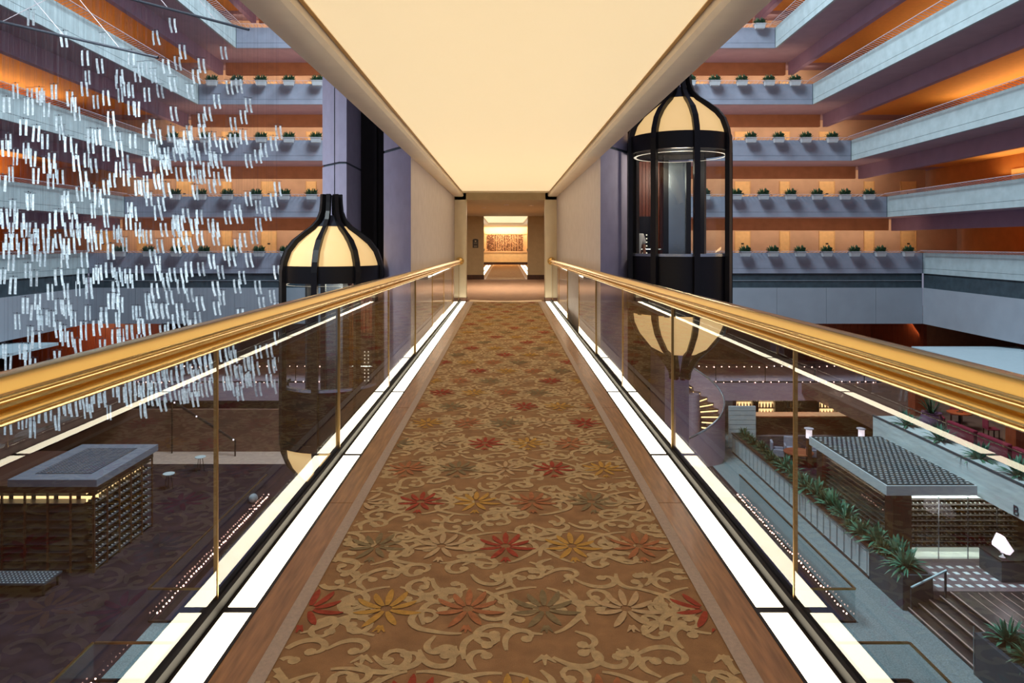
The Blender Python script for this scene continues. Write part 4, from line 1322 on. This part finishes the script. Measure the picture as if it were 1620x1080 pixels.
for i, (px, py, D, w) in enumerate(((267, 758, 32.0, 'nearer the pavilion'), (317, 727, 34.5, 'by the pale floor strip'))):
    x = (px - CX) * D / FPX
    t = thing('side_table', 'small glass-topped side table on the dark lobby carpet, %s' % w, 'table', (x, D, G))
    MB().lathe([(.002, .70), (.26, .70), (.26, .73), (.002, .73)], (0, 0, 0), 16).build('tabletop', ['roof_edge'], t, local=True)
    for a in range(3): MB().tube([(.2 * cos(a * 2.1), .2 * sin(a * 2.1), 0), (.1 * cos(a * 2.1), .1 * sin(a * 2.1), .7)], .015, 6).build('leg', ['dark_metal'], t, local=True)
o = MB().ball((0, 0, .2), .2, n=16).build('globe_lamp', ['planter_box'], at=(-11.2, 30.3, G), local=True, smooth=True)
tag(o, 'pale round globe on the floor beside the left glass guard', 'globe')
t = thing('stair_rail', 'slanting dark handrail with small lights against the brown wall in the left lobby', 'handrail', (-13, 37.5, G))
pa, pb_ = P(272, 634, 37.4), P(372, 697, 36.9)
MB().tube([pa, pb_], .07, 8).build('rail', ['dark_metal'], t)
for q in (.05, .4, .7, .98):
    MB().ball(tuple(pa.lerp(pb_, q) + Vector((0, -.07, .03))), .05, n=6).build('bulb', ['lamp_white'], t)
MB().tube([tuple(pa), (pa.x, pa.y, G)], .04, 6).build('post', ['dark_metal'], t)
MB().tube([tuple(pb_), (pb_.x, pb_.y, G)], .04, 6).build('post', ['dark_metal'], t)

# ------------------------------------------------------------------ glass lifts
def lift(s, dz, label):
    cx, cy = s * 2.68, 10.5
    t = thing('glass_lift', label, 'lift', (cx, cy, 0.55 + dz))
    c = (cx, cy, dz)
    base = -pi / 2 + s * R(3)
    prof = [(.115, 4.25), (.12, 4.12), (.135, 3.98), (.19, 3.84), (.29, 3.73), (.43, 3.63), (.57, 3.52), (.68, 3.38), (.74, 3.22), (.762, 3.08), (.762, 2.9), (.76, .62), (.745, .45), (.66, .24), (.48, .02), (.28, -.16), (.16, -.34), (.12, -.42), (.11, -.52)]
    for i in range(8):
        a = base + i * pi / 4
        path = [(cx + r * cos(a), cy + r * sin(a), z + dz) for r, z in prof]
        side = Vector((-sin(a), cos(a), 0))
        rb = MB()
        n0 = 0
        # box section that keeps its width tangential
        sec = []
        for j, (r, z) in enumerate(prof):
            r0, z0 = prof[max(0, j - 1)]; r1, z1 = prof[min(len(prof) - 1, j + 1)]
            tr, tz = r1 - r0, z1 - z0; d = math.hypot(tr, tz)
            nr, nz = -tz / d, tr / d
            w = .042 if -.2 < z < 3.6 else .03
            dep = .05
            p = Vector(path[j])
            out = Vector((cos(a) * nr, sin(a) * nr, nz))
            sec.append([p + side * w + out * dep, p - side * w + out * dep, p - side * w - out * dep * .4, p + side * w - out * dep * .4])
        for j in range(len(sec) - 1):
            for q in range(4):
                rb.quad([sec[j][q], sec[j][(q + 1) % 4], sec[j + 1][(q + 1) % 4], sec[j + 1][q]])
        rb.quad(sec[0]); rb.quad(sec[-1])
        rb.build('rib', ['black'], t)
    MB().lathe([(r - .03, z) for r, z in ((.24, 3.77), (.32, 3.70), (.43, 3.61), (.57, 3.49), (.67, 3.36), (.735, 3.16))], c, 32).build('dome', ['alabaster'], t, smooth=True)
    MB().lathe([(.72, 2.92), (.765, 2.92), (.765, 3.17), (.72, 3.17)], c, 40).lathe([(.001, 3.0), (.72, 3.0)], c, 32).build('upper_band', ['black'], t, smooth=True)
    MB().lathe([(.01, 3.93), (.12, 3.93), (.16, 3.84), (.23, 3.76)], c, 24).build('crown_cap', ['truss'], t, smooth=True)
    for a in range(1):
        MB().tube([(cx + .05 * cos(a * pi / 2 + .6), cy + .05 * sin(a * pi / 2 + .6), 3.93 + dz), (cx + .05 * cos(a * pi / 2 + .6), cy + .05 * sin(a * pi / 2 + .6), 16)], .008, 5).build('hoist_cable', ['truss'], t)
    MB().lathe([(.735, 1.40), (.735, 2.92)], c, 48).build('glass_wall', ['clear_glass'], t, smooth=True)
    a0, a1 = (R(150), R(372)) if s > 0 else (R(168), R(390))
    MB().lathe([(.735, .55), (.735, 1.36)], c, 40, a0=a0, a1=a1).lathe([(.715, .55), (.715, 1.36)], c, 40, a0=a0, a1=a1).build('lower_panel', ['black'], t, smooth=True)
    MB().lathe([(.68, 1.36), (.745, 1.36), (.745, 1.40), (.68, 1.40), (.68, 1.36)], c, 40, a0=a0, a1=a1).build('inner_rail', ['steel'], t, smooth=True)
    MB().lathe([(.001, .50), (.77, .50), (.77, .60), (.001, .60)], c, 40).build('floor', ['black'], t)
    MB().lathe([(.735, .48), (.72, .36), (.64, .19), (.46, -.03), (.27, -.13), (.05, -.15)], c, 32).build('bowl', ['alabaster'], t, smooth=True)
    MB().lathe([(.66, 2.88), (.70, 2.88)], c, 32).build('ring_light', ['ring'], t)
    # cabin back in the shaft: wooden slats, button panel, pale door column
    bk = MB()
    B_ = lambda x0, x1, y0, y1, z0, z1, mb: mb.box(s * x0, s * x1, y0, y1, z0 + dz, z1 + dz)
    for i in range(11):
        B_(2.06 + i * .058, 2.06 + i * .058 + .05, 11.44, 11.49, .6, 2.92, bk)
    B_(2.06, 2.70, 11.49, 11.51, .6, 2.92, bk)
    bk.build('slatted_wall', ['red_wood'], t)
    B_(2.70, 3.02, 11.46, 11.51, .6, 2.92, q_ := MB()); q_.build('door_panel', ['steel'], t)
    B_(3.02, 3.10, 11.42, 11.51, .6, 2.92, q_ := MB()); q_.build('door_post', ['black'], t)
    B_(2.24, 2.42, 11.41, 11.44, .9, 2.0, q_ := MB()); q_.build('control_panel', ['black'], t)
    bt = MB()
    for i in range(9):
        for j in range(2): B_(2.285 + j * .06, 2.305 + j * .06, 11.404, 11.41, 1.2 + i * .06, 1.222 + i * .06, bt)
    bt.build('buttons', ['ring'], t)['kind'] = 'stuff'
    MB().tube([(s * 2.13, 11.38, 1.45 + dz), (s * 2.66, 11.38, 1.45 + dz)], .014, 6).build('grab_bar', ['steel'], t)
    pd = bpy.data.lights.new('lift_lamp', 'POINT'); pd.energy = 26; pd.color = (1, .86, .68); pd.shadow_soft_size = .12
    po = bpy.data.objects.new('lift_lamp', pd); po.location = (cx, cy, 2.7 + dz); COL.objects.link(po)
    return t
lift(1, 0.0, 'black-ribbed glass lift with lit alabaster dome, right of the bridge')
lift(-1, -1.95, 'black-ribbed glass lift seen mostly as its lit dome, left of the bridge')

# person standing at the back of the right lift
def skin_mesh(name, chain, edges, m, parent, root=0, sub=2):
    me = bpy.data.meshes.new(name)
    me.from_pydata([c[:3] for c in chain], edges, [])
    o = bpy.data.objects.new(name, me); COL.objects.link(o)
    o.parent = parent
    sk = o.modifiers.new('skin', 'SKIN')
    sk.use_smooth_shade = True
    dl = me.skin_vertices[0].data
    for i, c in enumerate(chain):
        rr = c[3]
        dl[i].radius = rr if isinstance(rr, tuple) else (rr, rr)
        dl[i].use_root = (i == root)
    sb = o.modifiers.new('sub', 'SUBSURF'); sb.levels = sub; sb.render_levels = sub
    me.materials.append(M[m])
    return o
PX, PY, PZ = 2.10, 11.12, 0.6
t = thing('person', 'person in a white short-sleeved shirt standing inside the right lift, mostly hidden', 'person', (PX, PY, PZ))
t.scale = (.9, .9, .9)
body = [(0, 0, .78, .11), (0, 0, .95, .10), (0, .0, 1.15, .115), (0, 0, 1.22, .07), (0, 0, 1.30, .045), (0, -.01, 1.36, .06), (0, -.015, 1.46, .082), (0, 0, 1.54, .05),
        (.13, 0, 1.19, .05), (.17, .01, .98, .036), (.18, -.04, .78, .026), (-.13, 0, 1.19, .05), (-.17, .01, .98, .036), (-.18, -.04, .78, .026),
        (.075, 0, .72, .075), (.08, 0, .42, .05), (.08, .01, .08, .036), (.085, -.12, .035, .03), (-.075, 0, .72, .075), (-.08, 0, .42, .05), (-.08, .01, .08, .036), (-.085, -.12, .035, .03),
        (0, -.095, 1.43, .012)]
ed = [(0, 1), (1, 2), (2, 3), (3, 4), (4, 5), (5, 6), (6, 7), (2, 8), (8, 9), (9, 10), (2, 11), (11, 12), (12, 13), (0, 14), (14, 15), (15, 16), (16, 17), (0, 18), (18, 19), (19, 20), (20, 21), (6, 22)]
for s in (-1, 1):                                    # hands: palm with four fingers and a thumb
    i0 = 10 if s > 0 else 13
    n0 = len(body)
    body.append((s * .182, -.06, .72, .022)); ed.append((i0, n0))
    for q in range(4):
        body.append((s * .182 + (q - 1.5) * .001, -.085 + q * .017, .665 - (.0 if q in (1, 2) else -.01), .008)); body.append((s * .178, -.088 + q * .017, .63, .0075))
        k = len(body); ed += [(n0, k - 2), (k - 2, k - 1)]
    body.append((s * .165, -.10, .69, .009)); body.append((s * .16, -.112, .665, .008)); k = len(body); ed += [(n0, k - 2), (k - 2, k - 1)]
skin_mesh('body', body, ed, 'skin', t)
sh = [(0, 0, .74, .125), (0, 0, .95, .118), (0, 0, 1.14, .13), (0, 0, 1.23, .085), (.13, 0, 1.185, .068), (.16, .01, 1.03, .058), (-.13, 0, 1.185, .068), (-.16, .01, 1.03, .058)]
skin_mesh('shirt', sh, [(0, 1), (1, 2), (2, 3), (2, 4), (4, 5), (2, 6), (6, 7)], 'shirt', t)
tr = [(0, 0, .78, .12), (.08, 0, .68, .09), (.082, 0, .42, .068), (.082, .01, .10, .055), (-.08, 0, .68, .09), (-.082, 0, .42, .068), (-.082, .01, .10, .055)]
skin_mesh('trousers', tr, [(0, 1), (1, 2), (2, 3), (0, 4), (4, 5), (5, 6)], 'trousers', t)
hr = [(0, .02, 1.42, .075), (0, .02, 1.50, .085), (0, .0, 1.55, .06)]
skin_mesh('hair', hr, [(0, 1), (1, 2)], 'hair', t)

# ------------------------------------------------------------------ hanging sculpture of acrylic rods
PAIRS = [(49,15),(100,48),(162,51),(134,78),(157,91),(138,110),(133,128),(208,78),(222,97),(217,107),(235,96),(189,108),(187,118),(200,128),(206,132),(190,138),(232,137),(24,131),(47,138),(62,137),(66,142),(85,132),(110,143),(116,152),(151,149),(167,141),(207,158),(217,159),(10,152),(42,153),(48,156),(74,160),(121,167),(175,174),
(272,27),(245,47),(288,69),(280,88),(318,91),(353,72),(262,92),(309,108),(272,121),(300,132),(252,132),(362,126),(377,123),(342,148),(392,154),(274,167),(327,167),(384,173),(242,108),
(37,187),(58,197),(93,182),(97,197),(71,210),(13,210),(8,220),(41,224),(25,234),(45,233),(52,237),(108,214),(117,225),(143,202),(154,203),(143,218),(177,198),(186,208),(210,210),(188,222),(167,230),(231,193),(82,240),(73,247),(120,244),(137,240),(147,249),(198,243),(187,254),(208,257),(232,245),(84,256),(95,267),(57,264),(17,262),(4,275),(80,273),(131,269),(137,285),(177,272),(199,268),(167,283),(218,283),(230,276),(125,294),(145,290),(155,297),(154,302),(105,300),(102,307),(45,303),(48,305),(167,312),(147,320),(113,320),(20,315),(25,328),(167,335),(205,318),(210,325),(6,328),(7,334),(32,335),(83,335),(93,330),(118,337),(203,337),
(240,187),(250,203),(270,197),(299,197),(295,205),(318,178),(318,195),(368,184),(384,204),(335,208),(352,217),(368,210),(440,197),(432,214),(416,225),(407,235),(392,242),(240,222),(242,227),(270,231),(280,218),(285,220),(290,218),(288,232),(297,225),(308,225),(311,237),(327,221),(335,238),(338,242),(345,242),(256,232),(261,243),(258,252),(265,250),(300,253),(300,263),(326,255),(282,263),(313,267),(318,267),(342,270),(359,262),(334,282),(247,273),(253,275),(262,287),(230,287),(235,302),(223,283),(308,291),(392,302),(438,286),(432,304),(408,315),(422,325),(254,310),(249,323),(293,328),(315,330),(359,332),(375,322),(377,330),(278,338),(283,339),(305,344),(333,344),
(18,350),(38,350),(72,352),(52,350),(57,360),(107,350),(124,352),(139,351),(144,356),(184,354),(188,360),(218,350),(223,361),(235,362),(155,368),(164,361),(120,362),(91,368),(14,368),(22,368),(55,368),(42,375),(10,382),(33,382),(72,375),(81,375),(105,375),(113,375),(102,386),(142,374),(197,374),(175,384),(55,387),(68,397),(18,401),(133,397),(101,399),(44,415),(172,413),(156,417),(152,422),(185,421),(188,428),(202,423),(205,432),(220,418),(5,424),(54,427),(92,424),(128,423),(21,437),(140,437),(79,447),(104,446),(123,443),(140,448),(183,443),(184,455),(60,463),(40,469),(55,480),(92,472),(104,472),(108,480),(175,462),(183,463),(190,468),(139,482),(69,488),(81,491),(116,491),(164,484),(163,492),(64,497),(27,495),(186,492),(213,482),(218,482),(233,462),(91,507),(152,505),(132,507),(222,502),(232,510),(204,512),(235,482),
(258,351),(277,345),(277,352),(252,377),(278,375),(290,363),(297,374),(307,345),(315,363),(340,350),(340,365),(383,367),(401,363),(375,377),(408,343),(357,388),(365,397),(392,398),(334,400),(241,393),(250,403),(248,418),(298,412),(317,413),(348,418),(272,422),(290,422),(260,430),(262,437),(285,440),(244,446),(382,427),(374,440),(407,442),(437,418),(267,458),(299,454),(340,443),(350,458),(342,475),(315,467),(239,465),(242,478),(252,478),(259,479),(283,478),(277,495),(292,490),(312,492),(413,468),(430,457),(380,487),(270,507),(305,504),(257,512),(223,502),(438,477),
(35,542),(45,543),(48,515),(57,523),(100,513),(103,522),(110,523),(122,534),(132,512),(162,535),(182,519),(192,518),(192,532),(205,512),(220,527),(13,560),(7,542),(90,553),(78,568),(43,555),(52,565),(115,633),(90,655),(50,655),(52,665),(76,638),(67,642),(46,650),(98,630),(104,630),(123,622),(133,620),(137,637),(141,625),(153,613),(162,613),(160,620),(172,639),(182,603),(202,598),(208,600),(192,610),(203,617),(218,608),(223,603),(226,637),(237,600),(230,590),(32,652),(12,662),
(308,552),(320,553),(328,550),(335,550),(320,567),(327,562),(352,547),(365,542),(369,552),(438,523),(425,542),(408,545),(438,563),(428,567),(395,562),(390,563),(403,570),(375,575),(378,577),(387,588),(392,590),(397,585),(425,590),(438,598),(407,603),(360,570),(357,593),(362,593),(372,603),(378,610),(337,562),(338,582),(335,600),(328,595),(322,605),(305,573),(310,583),(303,602),(308,618),(310,603),(292,568),(282,572),(283,585),(295,605),(287,615),(292,613),(275,583),(272,610),(264,613),(255,582),(260,580),(257,597),(256,627),(245,582),(242,603),(237,617),(243,618),(225,635),(60,588),(20,590),(150,560),(250,545)]
rods = []
LENR = .262


def rod_mesh(bend, w=.0175, th=.005):
    mb = MB()
    n = 7
    pts = [(bend * (i / (n - 1)) ** 2, 0, -.02 - LENR * i / (n - 1)) for i in range(n)]
    mb.sweep(pts, [(-th, -w), (th, -w), (th, w), (-th, w)], up=(1, 0, 0))
    return mb


ZTOP = 7.8
hp = []
for bend in (.0, .018, .036):
    q = bpy.data.objects.new('acrylic_pendant', None)
    h = MB().tube([(-.085, 0, 0), (.085, 0, 0)], .003, 5)
    h.box(-.006, .006, -.006, .006, -.01, .012)
    o = h.build('acrylic_pendant', ['wire'], local=True)
    for e in (-.042, .042):
        r_ = rod_mesh(bend).build('rod', ['acrylic'], o, local=True)
        r_.location = (e, 0, 0)
        r_.rotation_euler = (0, 0, rnd.uniform(-.5, .5))
    wv = MB().sweep([(0, 0, 0), (0, 0, 1)], [(.0011 * cos(i * 2.094), .0011 * sin(i * 2.094)) for i in range(3)])
    wr = wv.build('wire', ['wire'], o, local=True)
    bpy.data.objects.remove(q)
    hp.append(o)
place = []
for (px, py) in PAIRS:
    D = 11.3 + 1.7 * (px / 440) + rnd.uniform(-.75, .75) + (0.5 if py < 150 else 0)
    place.append((D, px, py))
place.sort()
extra = MB()
LABP = 'pair of clear curved acrylic rods on a thin wire, hanging left of the bridge'
for i, (D, px, py) in enumerate(place):
    p = P(px, py, D)
    v = 0 if px < 90 else (1 if px < 240 else 2)
    yaw = rnd.uniform(-.35, .35) + (.45 if px > 250 else 0)
    if i < 300:
        c = copy_tree(hp[v], p, yaw)
        tag(c, LABP, 'sculpture pendant', 'hanging acrylic pendants')
        for ch in c.children:
            if ch.name.startswith('wire'):
                ch.scale = (1, 1, ZTOP - p.z)
            else:
                ch.rotation_euler = (rnd.uniform(-.04, .04), rnd.uniform(-.06, .06), rnd.uniform(-.5, .5))
    else:
        Mx = Matrix.Translation(p) @ Matrix.Rotation(yaw, 4, 'Z')
        for src, off, mi in ((rod_mesh((.0, .018, .036)[v]), -.042, 0), (rod_mesh((.0, .018, .036)[v]), .042, 0)):
            n0 = len(extra.v)
            extra.v += [tuple(Mx @ (Vector(q) + Vector((off, 0, 0)))) for q in src.v]
            extra.f += [tuple(n0 + a for a in f) for f in src.f]
            extra.m += [mi] * len(src.f)
        extra.sweep([tuple(Mx @ Vector((-.085, 0, 0))), tuple(Mx @ Vector((.085, 0, 0)))], [(-.003, -.003), (.003, -.003), (.003, .003), (-.003, .003)], 1)
        extra.sweep([tuple(p), (p.x, p.y, ZTOP)], [(.0011 * cos(a * 2.094), .0011 * sin(a * 2.094)) for a in range(3)], 1)
o = extra.build('acrylic_pendants', ['acrylic', 'wire'])
tag(o, 'remaining farther acrylic rod pairs deep in the hanging sculpture left of the bridge', 'sculpture pendant', kind='stuff')
for o in hp:
    for ch in list(o.children): bpy.data.objects.remove(ch)
    bpy.data.objects.remove(o)
for q in protos:
    for ch in list(q.children): bpy.data.objects.remove(ch)
    bpy.data.objects.remove(q)
# grid that carries the wires, and the two spreader rods with their stays
t = thing('hanging_frame', 'steel grid high above, carrying the wires of the acrylic sculpture', 'frame', (-6, 12, ZTOP))
for i in range(8):
    MB().box(-9.8, -3.4, 10.2 + i * .55 - .015, 10.2 + i * .55 + .015, ZTOP, ZTOP + .03).build('bar', ['truss'], t)
for (a, b, D, cab, w) in (((-40, 25), (250, 91), 11.0, [((45, -10), (103, 58)), ((118, -10), (190, 77)), ((72, 0), (0, 36))], 'lower'),
                          ((190, -6), (394, 47), 11.5, [((255, 0), (265, 12)), ((312, -4), (340, 31))], 'upper')):
    A, B = P(*a, D), P(*b, D)
    t = thing('spreader_rod', 'dark slanting steel rod with wire stays above the hanging sculpture, %s of the two' % w, 'rod', tuple(A), group='spreader rods')
    MB().tube([A, B], .022, 8).build('rod', ['truss'], t)
    for (c, d) in cab:
        C1, C2 = P(*c, D), P(*d, D)
        dr = (C1 - C2).normalized()
        MB().tube([C2, C1 + dr * 3.0], .006, 5).build('stay', ['white_paint'], t)
area('sculpture_lamp', (-7.0, 5.0, 8.5), (-6.3, 12, 1.5), 2.5, 2.5, 260, (.85, .97, 1), 60)

for o in list(bpy.data.objects):
    if '_at' in o: del o['_at']
